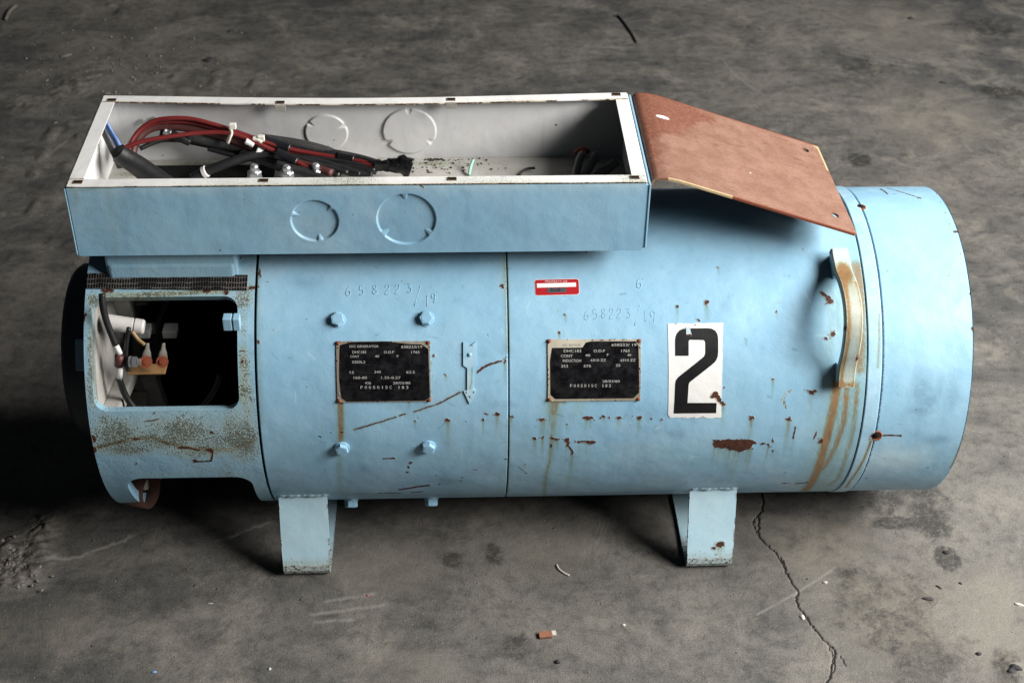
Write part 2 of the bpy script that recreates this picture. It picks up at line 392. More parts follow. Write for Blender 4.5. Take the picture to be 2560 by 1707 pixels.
def floor_mat():
    t = NT('worn_concrete')
    big = t.noise(1.6, 5, .6); mid = t.noise(7, 6, .68, None, .6); sml = t.noise(42, 5, .7); fine = t.noise(420, 3, .75); drag = t.noise(1, 5, .65, t.vec((7, 13, 10)), .8)
    a = t.math('ADD', t.math('MULTIPLY', big, .35), t.math('ADD', t.math('MULTIPLY', mid, .30), t.math('MULTIPLY', drag, .35)))
    c = t.mix(t.step(a, .40, .60), t.mix(t.step(big, .4, .6), (.066, .067, .066), (.088, .085, .079)), (.166, .156, .140))
    c = t.mix(t.step(mid, .52, .70, 0, .6), c, (.225, .209, .180))
    c = t.mul(t.step(sml, .46, .66, 0, .68), c, (.55, .55, .56))
    c = t.mul(t.step(sml, .46, .30, 0, .35), c, (1.35, 1.33, 1.28))
    c = t.mul(t.step(fine, .48, .66, 0, .85), c, (.46, .46, .46))
    c = t.mix(t.step(fine, .34, .24, 0, .5), c, (.30, .285, .26))
    for sc_, lo, hi, cc, am in ((230, .16, .07, (.36, .345, .315), .75), (310, .15, .06, (.030, .029, .027), .85), (95, .075, .035, (.40, .385, .355), .7), (120, .10, .04, (.022, .021, .020), .8)):
        w = t.n('ShaderNodeTexVoronoi'); w.inputs['Scale'].default_value = sc_; t.put(w.inputs['Vector'], t.tc.outputs['Object'])
        c = t.mix(t.math('MULTIPLY', t.math('MULTIPLY', t.step(w.outputs['Distance'], lo, hi), t.step(t.noise(sc_*.33, 2, .5), .40, .56)), am, True), c, cc)
    v = t.n('ShaderNodeTexVoronoi'); v.inputs['Scale'].default_value = 34; t.put(v.inputs['Vector'], t.tc.outputs['Object']); v.inputs['Randomness'].default_value = 1
    pit = t.math('MULTIPLY', t.step(v.outputs['Distance'], .10, .03), t.step(t.noise(9, 3, .6), .52, .62), clamp=True)
    c = t.mix(t.math('MULTIPLY', pit, .8), c, (.05, .048, .044))
    # thin pale scratches
    scr = t.noise(1, 2, .5, t.vec((3, 190, 1)), .3)
    c = t.mix(t.math('MULTIPLY', t.step(scr, .71, .76), t.step(mid, .5, .65), clamp=True), c, (.24, .23, .215))
    oil = t.attr('oil'); oo = t.step(t.math('ADD', oil, t.math('MULTIPLY', t.math('SUBTRACT', t.noise(24, 6, .75, None, 1.0), .5), 1.6)), .55, 1.0)
    oo = t.math('MULTIPLY', oo, t.math('MULTIPLY', t.step(oil, .02, .2), t.step(t.noise(95, 4, .75), .30, .55, .25, 1.0)), clamp=True)
    c = t.mix(t.math('MULTIPLY', oo, .82), c, (.026, .025, .023))
    c = t.mix(t.math('MULTIPLY', t.attr('dust'), t.math('MULTIPLY', t.step(sml, .3, .65), .7), clamp=True), c, (.27, .245, .198))
    cr = t.attr('crack')
    c = t.mix(t.step(cr, .50, .85), c, (.012, .011, .010))
    c = t.mix(t.math('MULTIPLY', t.attr('scratch'), t.step(sml, .3, .55), clamp=True), c, (.30, .285, .265))
    mud = t.attr('mud'); c = t.mix(t.math('MULTIPLY', mud, .8, clamp=True), c, t.mix(t.step(sml, .35, .65), (.05, .045, .039), (.235, .215, .19)))
    h = t.math('ADD', t.math('MULTIPLY', mid, 1.2), t.math('ADD', t.math('MULTIPLY', sml, .55), t.math('MULTIPLY', fine, .22)))
    h = t.math('SUBTRACT', h, t.math('MULTIPLY', pit, .8)); h = t.math('SUBTRACT', h, t.math('MULTIPLY', cr, .25))
    t.bump(h, .55, .006)
    return t.out(c, t.math('SUBTRACT', t.step(mid, .3, .7, .62, .84), t.math('MULTIPLY', oo, .22)), 0, .35)
FLOORM = floor_mat()

def tag(o, label, cat=None, group=None, kind=None):
    if label: o['label'] = label
    if cat: o['category'] = cat
    if group: o['group'] = group
    if kind: o['kind'] = kind
    return o
def thing(name, loc, label, cat, group=None):
    o = bpy.data.objects.new(name, None); C.objects.link(o); o.location = loc; o.empty_display_size = .05
    bpy.context.view_layer.update()
    return tag(o, label, cat, group)

# ------------------------------------------------------------------ the floor: one sheet, with its crack, stains and mud
zc = Z(1760, 1200, 2.94); zl = Z(0, 1174, 2.94); zt_ = Z(0, 0, 2.94); zm = Z(800, 1300, 2.94)
def gpath(z, pts): return np.array([gr(*z(*p)) for p in pts])
crack = [gpath(zc, [(425, 60), (425, 110), (438, 170), (430, 220), (400, 262), (405, 300), (395, 370), (412, 420), (450, 465), (510, 510), (545, 560), (575, 610), (600, 660), (618, 700), (640, 740), (690, 820), (683, 870), (688, 925), (740, 985), (765, 1025), (800, 1075), (830, 1110), (890, 1180), (930, 1215), (950, 1235), (967, 1275), (945, 1320), (935, 1400), (930, 1450), (900, 1480), (885, 1520)]),
         gpath(zc, [(430, 220), (370, 280), (360, 325), (385, 380), (430, 450)]),
         gpath(zc, [(600, 660), (560, 560), (590, 610)]), gpath(zc, [(920, 1220), (945, 1290), (960, 1340), (960, 1390), (930, 1440)]),
         gpath(zc, [(1000, 1290), (1040, 1360)])]
faint = [gpath(zl, [(370, 660), (480, 655), (590, 640), (700, 590), (800, 560), (890, 530), (960, 490), (1000, 478)]), gpath(zl, [(1600, 520), (1690, 495), (1800, 450), (1990, 385)])]
rim = [gpath(zm, [(-60, 690), (90, 672), (230, 655), (480, 620)]), gpath(zm, [(-30, 750), (120, 735), (240, 730)]), gpath(zm, [(40, 598), (230, 565), (400, 540)]), gpath(zt_, [(350, 1150), (400, 1100), (490, 1035)])]
oil_spots = [(zc(1180, 840), 110, 110, .9), (zc(1450, 900), 140, 120, .8), (zc(1100, 1080), 90, 70, .75), (zc(1480, 1050), 90, 60, 1), (zc(1400, 1180), 120, 40, 1), (zc(1570, 1300), 120, 90, .9), (zc(1560, 150), 120, 60, .85), (zc(1650, 290), 60, 60, 1.1), (zc(1300, 160), 60, 60, .8), (zc(1430, 310), 90, 20, 1.1), (zc(1790, 575), 32, 32, 1.5), (zc(1770, 530), 20, 16, 1.6), (zc(420, 1400), 90, 60, .7), (zc(350, 1150), 120, 60, .6), (zc(1920, 1240), 90, 60, .7), (zc(2250, 1400), 50, 60, 1.2), (zm(1450, 930), 70, 50, .8), (zm(1000, 540), 70, 40, .6), (zm(1400, 660), 110, 40, .6), (zm(730, 900), 90, 140, .55), (zm(970, 290), 40, 30, .9), (zm(1290, 250), 40, 40, .8),
             ((500, 180), 120, 60, .6), ((930, 130), 160, 70, .6), ((2170, 170), 110, 40, .7), ((2150, 400), 35, 18, 1.3), ((2500, 230), 80, 20, 1.0), ((2450, 70), 130, 30, .8), ((150, 480), 90, 90, .6), ((1880, 60), 90, 40, .6)]
mudz = [((40, 1410), 85, 60, 1.2), ((105, 1330), 40, 40, .9), (zt_(380, 740), 60, 18, .55), (zt_(560, 640), 60, 22, .6), (zt_(700, 590), 40, 16, .6), (zt_(150, 800), 40, 30, .5), ((2535, 1672), 22, 25, .8)]
dusty = [(zc(820, 480), 130, 60, .8), (zc(720, 345), 60, 25, .9), (zc(1350, 1000), 160, 120, .55), (zc(2200, 1080), 120, 120, .6), (zc(2150, 820), 80, 60, .6), (zm(500, 330), 130, 60, .5), (zm(1700, 220), 100, 60, .5), (zm(600, 1100), 120, 50, .5), ((2330, 290), 120, 70, .6), ((2250, 60), 120, 60, .5), (zl(240, 1190), 160, 60, .45)]
fx = np.concatenate([np.linspace(-14, -1.7, 12, endpoint=False), np.linspace(-1.7, .45, 480, endpoint=False), np.linspace(.45, .80, 300, endpoint=False), np.linspace(.80, 1.0, 70, endpoint=False), np.linspace(1.0, 2.0, 220, endpoint=False), np.linspace(2.0, 14, 12)])
fy = np.concatenate([np.linspace(-8, -.62, 8, endpoint=False), np.linspace(-.62, .15, 360, endpoint=False), np.linspace(.15, 2.4, 380, endpoint=False), np.linspace(2.4, 16, 14)])
FX, FY = np.meshgrid(fx, fy, indexing='ij'); fu, fv = FX.ravel(), FY.ravel()
def pdist(P, u, v):
    best = np.full(len(u), 9.)
    lo, hi = P.min(0)-.08, P.max(0)+.08; k = (u > lo[0]) & (u < hi[0]) & (v > lo[1]) & (v < hi[1])
    uu, vv = u[k], v[k]; b = np.full(len(uu), 9.)
    for p, q in zip(P, P[1:]):
        e = q-p; t = np.clip(((uu-p[0])*e[0]+(vv-p[1])*e[1])/(e@e+1e-12), 0, 1); b = np.minimum(b, np.hypot(uu-p[0]-t*e[0], vv-p[1]-t*e[1]))
    best[k] = b; return best
def rough(P, amp, n=5):          # crooked little detours
    out = [P[0]]
    for a, b in zip(P, P[1:]):
        for k in range(1, n+1): out.append(a+(b-a)*k/n + (rng.normal(0, amp, 2) if k < n else 0))
    return np.array(out)
fa = {k: np.zeros(len(fu)) for k in ('crack', 'oil', 'mud', 'dust', 'scratch')}
for i, p in enumerate(crack): fa['crack'] = np.maximum(fa['crack'], np.clip(1.25 - pdist(rough(p, .0012), fu, fv)/(.0021 if i == 0 else .0013), 0, 1))
fa['oil'] = np.maximum(fa['oil'], .45*np.exp(-(pdist(crack[0], fu, fv)/.02)**2))
for p in faint: fa['scratch'] = np.maximum(fa['scratch'], .7*np.exp(-(pdist(rough(p, .002), fu, fv)/.0028)**2))
for p in rim: fa['scratch'] = np.maximum(fa['scratch'], .55*np.exp(-(pdist(rough(p, .001), fu, fv)/.0035)**2))
for i in range(46):
    p0_ = np.array([rng.uniform(-1.2, 1.5), rng.uniform(-.5, 1.9)]); a_ = rng.normal(.15, .5) + (PI/2 if rng.random() < .2 else 0); l_ = rng.uniform(.04, .28); c_ = rng.normal(0, .12)
    p_ = np.array([p0_ + l_*t_*np.array([math.cos(a_+c_*t_), math.sin(a_+c_*t_)]) for t_ in np.linspace(0, 1, 7)])
    key_ = 'scratch' if rng.random() < .7 else 'oil'
    fa[key_] = np.maximum(fa[key_], rng.uniform(.22, .5)*np.exp(-(pdist(p_, fu, fv)/.0022)**2))
def fblob(key, lst):
    for (x, y), rx, ry, st in lst:
        c = gr(x, y); kx = np.linalg.norm(gr(x+10, y)-c)/10; ky = np.linalg.norm(gr(x, y+10)-c)/10
        d = np.hypot((fu-c[0])/(rx*kx), (fv-c[1])/(ry*ky)); fa[key] = np.maximum(fa[key], st*np.clip(1.5-d, 0, 1))
fblob('oil', oil_spots); fblob('mud', mudz); fblob('dust', dusty)
inner = (fu > -1.7) & (fu < 2) & (fv > -.62) & (fv < 2.4)
fz = -.0014*np.clip(fa['crack'], 0, 1)
fz += inner*np.clip(fa['mud'], 0, 1)*(.002+.012*vnoise(fu*75, fv*75, 3)*vnoise(fu*30, fv*30, 4)+.006*vnoise(fu*170, fv*170, 5))
fz += inner*.0022*(vnoise(fu*6, fv*9, 1)-.5)*np.clip((fv-.55)/.4, 0, 1)
lump = vnoise(fu*28, fv*28, 8)*vnoise(fu*4+9, fv*4, 9)
fz += inner*np.clip(lump-.42, 0, 1)*.022*np.clip((fv-.45)/.3, 0, 1)*np.clip((.2-fu)/.6, 0, 1)
nx, ny = FX.shape; ii = np.arange(nx*ny).reshape(nx, ny)
floor = npmesh('floor', np.stack([fu, fv, fz], 1), np.stack([ii[:-1, :-1].ravel(), ii[1:, :-1].ravel(), ii[1:, 1:].ravel(), ii[:-1, 1:].ravel()], 1), FLOORM, None, True, fa)
floor['kind'] = 'structure'

# ------------------------------------------------------------------ the machine
X0, X1, X2, X3, X4 = -.558, -.3109, .0575, .5892, .7504
gen = thing('generator', (0, 0, 0), 'big pale blue cylindrical generator with rusty scratches and a number 2, standing on concrete', 'generator')

# --- wear on the barrel, read off the photo
wr = Wear(cy)
z = Z(1240, 640, 3.267)
for a in [(1478, 405, 4.5, 4.5, 26), (1718, 372, 7, 6, 36), (567, 480, 3, 3, 14), (515, 618, 5, 5, 24), (1655, 518, 6, 3), (1867, 1075, 3, 3), (383, 1335, 13, 4.5, 45), (740, 1325, 7, 6, 26), (772, 1328, 5, 5, 20), (722, 1325, 3, 4), (800, 1345, 3, 3), (845, 1315, 2.5, 4), (880, 1315, 5, 5, 12), (920, 1318, 3, 4), (1003, 1322, 7, 4.5, 22), (1170, 1322, 7, 6, 30), (1280, 1325, 3.5, 3), (1357, 1330, 3.5, 3), (1815, 88, 3, 2.4, 16), (318, 1492, 7, 5, 45), (380, 1475, 6.5, 4.5, 45), (470, 1485, 8, 4, 60), (500, 1498, 6, 4, 30), (8, 1293, 6.5, 5, 18), (125, 1308, 7, 3.5, 24), (2085, 1325, 7, 7, 55), (1400, 352, 2, 1.5), (1000, 210, 2.5, 1)]: wr.spot(*z(a[0], a[1]), *a[2:])
z = Z(1240, 980, 3.267); ZP = lambda z, L: [z(*p) for p in L]
wr.poly(ZP(z, [(545, 375), (592, 368), (597, 425), (637, 485), (632, 518), (613, 512), (598, 465), (560, 412)])); wr.drip(*z(620, 510), .0035, .085, .75); wr.drip(*z(575, 410), .003, .05, .4)
wr.poly(ZP(z, [(648, 402), (690, 392), (760, 402), (818, 401), (808, 420), (765, 430), (700, 414), (665, 412)]))
for x, l, s in ((680, .05, .5), (742, .035, .7), (775, .03, .4), (700, .07, .25)): wr.drip(*z(x, 412), .0025, l, s)
wr.poly([(1783, 1102), (1806, 1099), (1837, 1097), (1876, 1098), (1882, 1104), (1880, 1111), (1872, 1124), (1843, 1129), (1815, 1123), (1785, 1118)])
for x in range(1788, 1880, 9): wr.drip(x + random.uniform(-3, 3), 1120, random.uniform(.0022, .0045), random.uniform(.04, .11), random.uniform(.55, 1.0))
wr.path([(1852, 1125), (1835, 1170), (1822, 1205)], .004, .55, 'stain', .5)
wr.path(ZP(z, [(470, 60), (468, 200), (462, 330)]), .012, 1.0, 'stain', .45); wr.path(ZP(z, [(440, 70), (560, 80)]), .005, .9); wr.path(ZP(z, [(690, 80), (650, 170)]), .012, .35)
wr.path(ZP(z, [(455, 350), (450, 440), (440, 560), (410, 660), (398, 760), (395, 860)]), .0042, .85, 'stain', .3)
wr.path(ZP(z, [(600, 660), (595, 780)]), .006, .3); wr.spot(*z(450, 440), 5, 6, 30); wr.path(ZP(z, [(420, 640), (600, 695)]), .006, .35, 'grime'); wr.line(ZP(z, [(185, 612), (255, 665)]), .0007)
for a in [(580, 262, 3, 2, 18), (2091, 405, 3, 3), (560, 385, 4, 3)]: wr.spot(*z(a[0], a[1]), *a[2:])
z = Z(1800, 860, 3.267)
for a in [(433, 287, 5, 3, 30), (38, 355, 3, 3), (258, 605, 9, 7, 60), (563, 612, 8.5, 7, 80), (820, 790, 6, 10, 40), (350, 812, 8, 4), (395, 830, 3.5, 8, 55), (438, 790, 3.5, 8), (432, 872, 3, 5, 16), (540, 1137, 14, 3), (290, 805, 8, 5), (265, 850, 5, 3), (540, 1045, 2.5, 2.5), (25, 490, 8, 6, 40)]: wr.spot(*z(a[0], a[1]), *a[2:])
wr.poly(ZP(z, [(703, 378), (792, 376), (785, 392), (755, 404), (725, 400)])); wr.drip(*z(745, 400), .004, .07, .5)
wr.line(ZP(z, [(617, 675), (600, 770)]), .0013); wr.drip(*z(603, 765), .0025, .05, .5); wr.line(ZP(z, [(790, 718), (766, 772)]), .0012); wr.drip(*z(768, 770), .002, .03, .4)
wr.line(ZP(z, [(625, 1138), (715, 1128)]), .0022)
wr.path(ZP(z, [(575, 380), (530, 410), (512, 450), (535, 520)]), .003, .8, 'grime')
wr.path(ZP(z, [(960, 300), (945, 420), (900, 650), (845, 850), (795, 1040), (760, 1110), (690, 1195)]), .0100, 1.2, 'stain', .05)
wr.path(ZP(z, [(1035, 330), (1010, 650), (930, 860), (860, 990), (790, 1060)]), .0078, 1.0, 'stain', .1)
wr.path(ZP(z, [(1120, 330), (1085, 700), (1030, 900), (960, 1100), (890, 1150)]), .007, .85, 'stain', .1)
wr.path(ZP(z, [(1060, 300), (990, 600), (930, 800), (860, 1000), (800, 1190)]), .034, .62, 'stain', .2)
wr.path(ZP(z, [(900, 330), (860, 600), (830, 750)]), .005, .5, 'stain', .4)
z = Z(1840, 440, 3.267)
wr.path(ZP(z, [(985, 740), (1010, 1000), (1010, 1300), (1005, 1568)]), .014, 1.0, 'stain', 0); wr.path(ZP(z, [(775, 900), (775, 1450)]), .022, .30); wr.path(ZP(z, [(1000, 760), (1030, 1000), (1030, 1300), (1020, 1568)]), .007, .9, 'stain', 0)
wr.poly(ZP(z, [(690, 945), (715, 940), (795, 1020), (790, 1045), (735, 1050), (740, 1005), (700, 970)])); wr.poly(ZP(z, [(760, 1300), (795, 1262), (825, 1285), (790, 1310), (765, 1320)])); wr.spot(*z(735, 1330), 4, 5)
wr.path(ZP(z, [(770, 1060), (780, 1200), (770, 1420)]), .010, .45); wr.path(ZP(z, [(760, 900), (830, 1050), (830, 1250)]), .006, .5); wr.spot(*z(333, 1105), 3.5, 4, 14)
for p in ((220, 600), (640, 425), (350, 1030)): wr.blob(*z(*p), 14, 4, .45)
z = Z(640, 600, 3.267)
wr.path(ZP(z, [(690, 1320), (692, 1500), (692, 1640)]), .0062, 1.1, 'stain', .15)
for q in ([(800, 1548), (960, 1500), (1145, 1445)], [(1170, 1436), (1225, 1418)], [(1290, 1402), (1400, 1365), (1480, 1340), (1580, 1290), (1665, 1240)]): wr.line(ZP(z, q), .00105); wr.path(ZP(z, q), .0035, .35)
wr.line(ZP(z, [(1810, 1080), (1850, 1042), (1920, 1010), (2000, 988)]), .0017)
for a in [(2035, 985, 5, 9, 40), (1567, 1470, 8, 7, 60), (1717, 1472, 2, 2), (1855, 1465, 4, 5, 30), (1880, 1415, 7, 3), (1970, 1420, 9, 4.5, 40), (1300, 1480, 4, 2, 16), (1550, 1100, 5, 2.5, 10), (1455, 950, 4, 4), (1665, 1240, 3, 3), (20, 830, 4, 5), (30, 270, 4, 12, 20), (25, 385, 3, 3), (2010, 380, 5, 6), (1900, 775, 1.5, 6), (138, 740, 1.5, 3), (700, 1335, 10, 4)]: wr.spot(*z(a[0], a[1]), *a[2:])
wr.path(ZP(z, [(2000, 150), (2020, 300), (2025, 430)]), .012, .4, 'grime'); wr.path(ZP(z, [(2035, 110), (2045, 400), (2055, 900)]), .004, .65); wr.path(ZP(z, [(15, 200), (12, 600), (25, 1000), (40, 1500)]), .004, .5)
z = Z(640, 1020, 3.267)
wr.path(ZP(z, [(680, 360), (676, 520), (685, 680)]), .005, .6, 'stain', .4)
for a in [(525, 232, 5, 3), (615, 207, 2.5, 2), (700, 195, 4, 3), (1260, 445, 6, 4), (1245, 480, 4, 6), (1240, 520, 4, 4), (1800, 505, 9, 2), (2040, 415, 7, 2), (1475, 547, 2, 2), (1670, 590, 6, 3), (1690, 568, 4, 2), (1500, 622, 4, 2.5)]: wr.spot(*z(a[0], a[1]), *a[2:])
wr.line(ZP(z, [(1040, 412), (1130, 410)]), .0014); wr.line(ZP(z, [(1175, 665), (1290, 645), (1410, 630)]), .0026); wr.line(ZP(z, [(1000, 695), (1090, 692), (1175, 695)]), .002); wr.line(ZP(z, [(1270, 688), (1360, 680)]), .002)
wr.path(ZP(z, [(2060, 100), (2062, 400), (2050, 690)]), .003, .6)
for i in range(34): wr.spot(random.uniform(690, 2050), random.uniform(700, 1230), random.uniform(.7, 2.0), random.uniform(.6, 1.6), random.choice([0, 0, 0, 12]))
for i in range(40): wr.drip(random.uniform(1290, 2060), random.uniform(1060, 1150), random.uniform(.003, .007), random.uniform(.04, .11), random.uniform(.06, .16))
for i in range(90):
    x, y = random.uniform(680, 2080), random.uniform(660, 1230); a = random.gauss(0, .5) if i % 3 else random.gauss(1.5, .4); l = random.uniform(4, 26)
    wr.path([(x, y), (x+l*math.cos(a), y+l*math.sin(a))], random.uniform(.0008, .0014), random.uniform(.3, .8), random.choice(['smudge', 'smudge', 'pale', 'grime']))
for i in range(16): wr.blob(random.uniform(700, 2050), random.uniform(680, 1220), random.uniform(12, 50), random.uniform(8, 26), random.uniform(.15, .42), 'smudge')
wr.path([(690, 1225), (1000, 1238), (1400, 1236), (1840, 1222)], .014, .5, 'smudge'); wr.path([(660, 655), (900, 655), (1240, 650)], .012, .35, 'smudge')  # broad darker bands along the bottom and just below the box
# end casting
we = Wear(cy); z = Z(100, 980, 3.267)
for a in [(1180, 320, 80, 50, .95), (1620, 360, 52, 80, 1.0), (650, 340, 80, 60, .85), (1000, 270, 60, 30, .8), (540, 260, 30, 40, .75), (1300, 480, 90, 28, .85), (700, 470, 90, 22, .8), (1690, 60, 18, 80, .95), (1000, 380, 190, 50, .70), (1050, 300, 260, 70, .62), (1640, 900, 30, 260, .8), (420, 800, 20, 260, .8), (1300, 420, 160, 40, .75), (1000, 60, 200, 14, .4)]: we.blob(*z(a[0], a[1]), *a[2:])
we.path(ZP(z, [(470, 450), (620, 410), (770, 375), (930, 370), (1000, 405), (1200, 450), (1400, 470), (1560, 470), (1730, 400)]), .0055, 1.25, 'grime')
we.path(ZP(z, [(470, 450), (620, 410), (770, 375), (930, 370), (1000, 405), (1200, 450), (1400, 470), (1560, 470), (1730, 400)]), .0042, .95, 'stain'); we.path(ZP(z, [(1000, 400), (1200, 455), (1400, 478)]), .006, .6)
we.line(ZP(z, [(480, 452), (620, 412), (690, 395)]), .0009); we.line(ZP(z, [(860, 238), (970, 222)]), .001); we.line(ZP(z, [(1130, 455), (1210, 452), (1300, 475)]), .0022); we.line(ZP(z, [(1355, 470), (1410, 478), (1400, 560), (1255, 570)]), .0016); we.line(ZP(z, [(1000, 400), (1050, 425)]), .0014)
for a in [(780, 380, 12, 5, 0), (1385, 470, 9, 8, 0), (1265, 562, 7, 4, 0), (783, 580, 3.5, 6, 0), (440, 385, 6, 12, 0), (450, 470, 5, 10, 0), (1540, 660, 2, 3, 0), (1050, 665, 3, 2, 0), (1410, 325, 7, 3, 0)]: we.spot(*z(a[0], a[1]), *a[2:])
z = Z(100, 620, 3.267)
for a in [(415, 560, 12, 75, .72), (420, 900, 13, 110, .85), (420, 1180, 14, 60, .75), (430, 430, 18, 24, .9), (700, 385, 70, 9, 1.0), (1000, 375, 80, 7, 1.1), (1350, 358, 60, 8, .9), (1660, 410, 22, 26, 1.0), (1660, 620, 12, 40, .6), (1670, 1000, 14, 70, .9), (1670, 1200, 16, 50, .9), (1700, 330, 16, 16, .7)]: we.blob(*z(a[0], a[1]), *a[2:])
we.path(ZP(z, [(520, 395), (800, 388), (1100, 372), (1500, 350)]), .006, .75); we.path(ZP(z, [(1650, 830), (1660, 1250)]), .006, .5)
for a in [(560, 350, 14, 7, 10), (520, 345, 7, 6, 0), (1640, 615, 4, 4, 0), (1650, 930, 5, 5, 14), (1650, 835, 7, 2, 0), (1740, 325, 16, 3, 0), (1790, 320, 4, 3, 0), (1360, 355, 12, 4, 0), (930, 1350, 4, 4, 0), (365, 570, 5, 14, 0), (1640, 90, 3, 3, 0), (1530, 360, 8, 6, 0)]: we.spot(*z(a[0], a[1]), *a[2:])
we.path(ZP(z, [(480, 860), (485, 1050), (495, 1200)]), .004, .9)
# end cap
wc = Wear(cy); z = Z(1840, 440, 3.267)
wc.line(ZP(z, [(1180, 105), (1240, 145)]), .0016); wc.line(ZP(z, [(1230, 97), (1330, 125), (1430, 155), (1510, 180)]), .0013); wc.spot(*z(1490, 180), 5, 3); wc.spot(*z(1070, 100), 9, 1.5); wc.spot(*z(1230, 97), 6, 2); wc.spot(*z(1460, 110), 8, 1.6); wc.spot(*z(1800, 455), 6, 5); wc.spot(*z(1940, 1250), 5, 6)
for y in (150, 215, 300, 390, 640, 950, 1110, 1280): wc.spot(*z(1622 + 325*math.sin(min(1, (y-100)/1100)*1.45), y), random.uniform(.8, 2), random.uniform(2, 7))
wc.path(ZP(z, [(1165, 1130), (1168, 1300), (1155, 1560)]), .0022, .8); wc.spot(*z(1020, 240), 8, 3)
for a in [(1500, 540, 30, 30, .22), (1740, 700, 30, 16, .25), (1560, 1130, 30, 10, .15)]: wc.blob(*z(a[0], a[1]), *a[2:])
z = Z(1800, 860, 3.267)
wc.spot(*z(1275, 750), 15, 13, 0); wc.line(ZP(z, [(1340, 745), (1400, 744), (1480, 750)]), .0014); wc.spot(*z(1705, 1008), 4, 3, 0); wc.spot(*z(1460, 402), 2.5, 1.5, 0); wc.spot(*z(1475, 652), 3, 1.5, 0); wc.spot(*z(1200, 1095), 4, 3, 0)
for a in [(1640, 380, 26, 48, .34), (1680, 480, 24, 24, .40), (1640, 540, 30, 14, .38), (1900, 400, 20, 55, .22), (1800, 330, 12, 30, .2), (1780, 780, 34, 14, .34)]: wc.blob(*z(a[0], a[1]), a[2], a[3], a[4]*1.5, 'smudge')
wc.blob(*z(1400, 950), 90, 60, .7, 'pale'); wc.path(ZP(z, [(1230, 790), (1170, 940), (1060, 1110), (1030, 1160)]), .0024, 1.2, 'stain'); wc.path(ZP(z, [(2080, 100), (2060, 440), (1990, 760), (1880, 1010)]), .0022, .8)
for k in range(4): wc.spot(*z(2082 - (k/6)**2*230, 150+k*150), 1.6, random.uniform(3, 7))

def cyl_strip(name, xa, xb, r, mat, wear, parent=gen, step=.0016, lip=.0013, phi=(-80, 112), thick=.006):
    """closed ring of sheet: dense in front where the wear is, coarse round the back; edges turned in"""
    nu = max(3, int((xb-xa)/step)); u = np.linspace(xa, xb, nu)
    a, b = (math.radians(q) for q in phi)
    v = np.concatenate([np.linspace(a, b, int((b-a)*R/step), endpoint=False), np.linspace(b, a+2*PI, 60, endpoint=False)])*R
    uu = np.concatenate([[xa+.0006], [xa+.0001], u, [xb-.0001], [xb-.0006]]); rr = np.concatenate([[r-thick], [r-lip], np.full(nu, r), [r-lip], [r-thick]])
    uu[2] = xa + lip*.8; uu[-3] = xb - lip*.8
    U, V = np.meshgrid(uu, v, indexing='ij'); Rr = np.repeat(rr[:, None], len(v), 1)
    P = wrap(U.ravel(), V.ravel(), Rr.ravel()); n, m = U.shape; ii = np.arange(n*m).reshape(n, m); jj = np.roll(ii, -1, 1)
    F = np.stack([ii[:-1].ravel(), ii[1:].ravel(), jj[1:].ravel(), jj[:-1].ravel()], 1)
    return npmesh(name, P, F, mat, parent, True, wear(U.ravel(), V.ravel()))
frame_o = cyl_strip('field_frame', X1+.0012, X2-.0007, R, BLUE, wr)
casing = cyl_strip('motor_casing', X2+.0007, X3-.0006, R, BLUE, wr)
ring = cyl_strip('clamp_ring', X3+.0006, X3+.0222, R+.0012, BLUE, lambda U, V: {k: (np.maximum(a, .32) if k == 'pale' else a) for k, a in wc(U, V).items()}, lip=.0012)
cap = cyl_strip('end_cap', X3+.0228, X4, R-.0004, BLUE, wc, lip=.004)
# closed end of the cap, and the dark core behind the seams
bm = bmesh.new(); lathe(bm, [(R-.010, -.002), (R-.006, .0), (.10, .0), (.095, .006), (.0005, .006)], frame((X4-.0025, 0, H), (1, 0, 0), (0, 1, 0)), 96)
bm_obj('cap_end_plate', bm, BLUE, cap, True)
bm = bmesh.new(); lathe(bm, [(R-.0075, 0), (R-.0075, X4-.02-X1)], frame((X1+.004, 0, H), (1, 0, 0), (0, 1, 0)), 128)
bm_obj('stator_core', bm, BLACK, gen, True)

# --- end casting with its inspection windows
hole1 = rrect(-.5475, R*math.radians(14.9), -.3368, R*math.radians(53.8), .020)
hole2 = rrect(-.524, R*math.radians(-112), -.3335, R*math.radians(-15.8), .026)
hole3 = rrect(-.5475, R*math.radians(132), -.3368, R*math.radians(200), .02)
body = [(X0, -PI*R*.75), (X1-.0022, -PI*R*.75), (X1-.0022, PI*R*1.25), (X0, PI*R*1.25)]
eb = sheet('end_casting', [body, hole1, hole2], .0019, wrap, R, R-.016, CAST, gen, we, inner=DARK)  # inner faces near-black: the shade inside is put into their colour
bell = eb
def disc_ring(name, x, r0, r1, t, mat, parent, n=96):
    bm = bmesh.new(); lathe(bm, [(r0, 0), (r1, 0), (r1, t), (r0, t), (r0, 0)], frame((x, 0, H), (1, 0, 0), (0, 1, 0)), n, False)
    return bm_obj(name, bm, mat, parent, False)
disc_ring('inner_wall', X0+.0025, .06, R-.0165, .010, OFFW, bell)
disc_ring('outer_wall', X0-.0005, .06, R-.003, .0025, CAST, bell)
bm = bmesh.new()
for k in range(6):
    a = k*PI/3 + .35
    bm_box(bm, (-.008, -.011, .07), (.018, .011, R-.02), .003, Matrix.Translation((X0+.02, 0, H)) @ Matrix.Rotation(a, 4, 'X'))
bm_obj('spider_rib', bm, OFFW, bell, False)
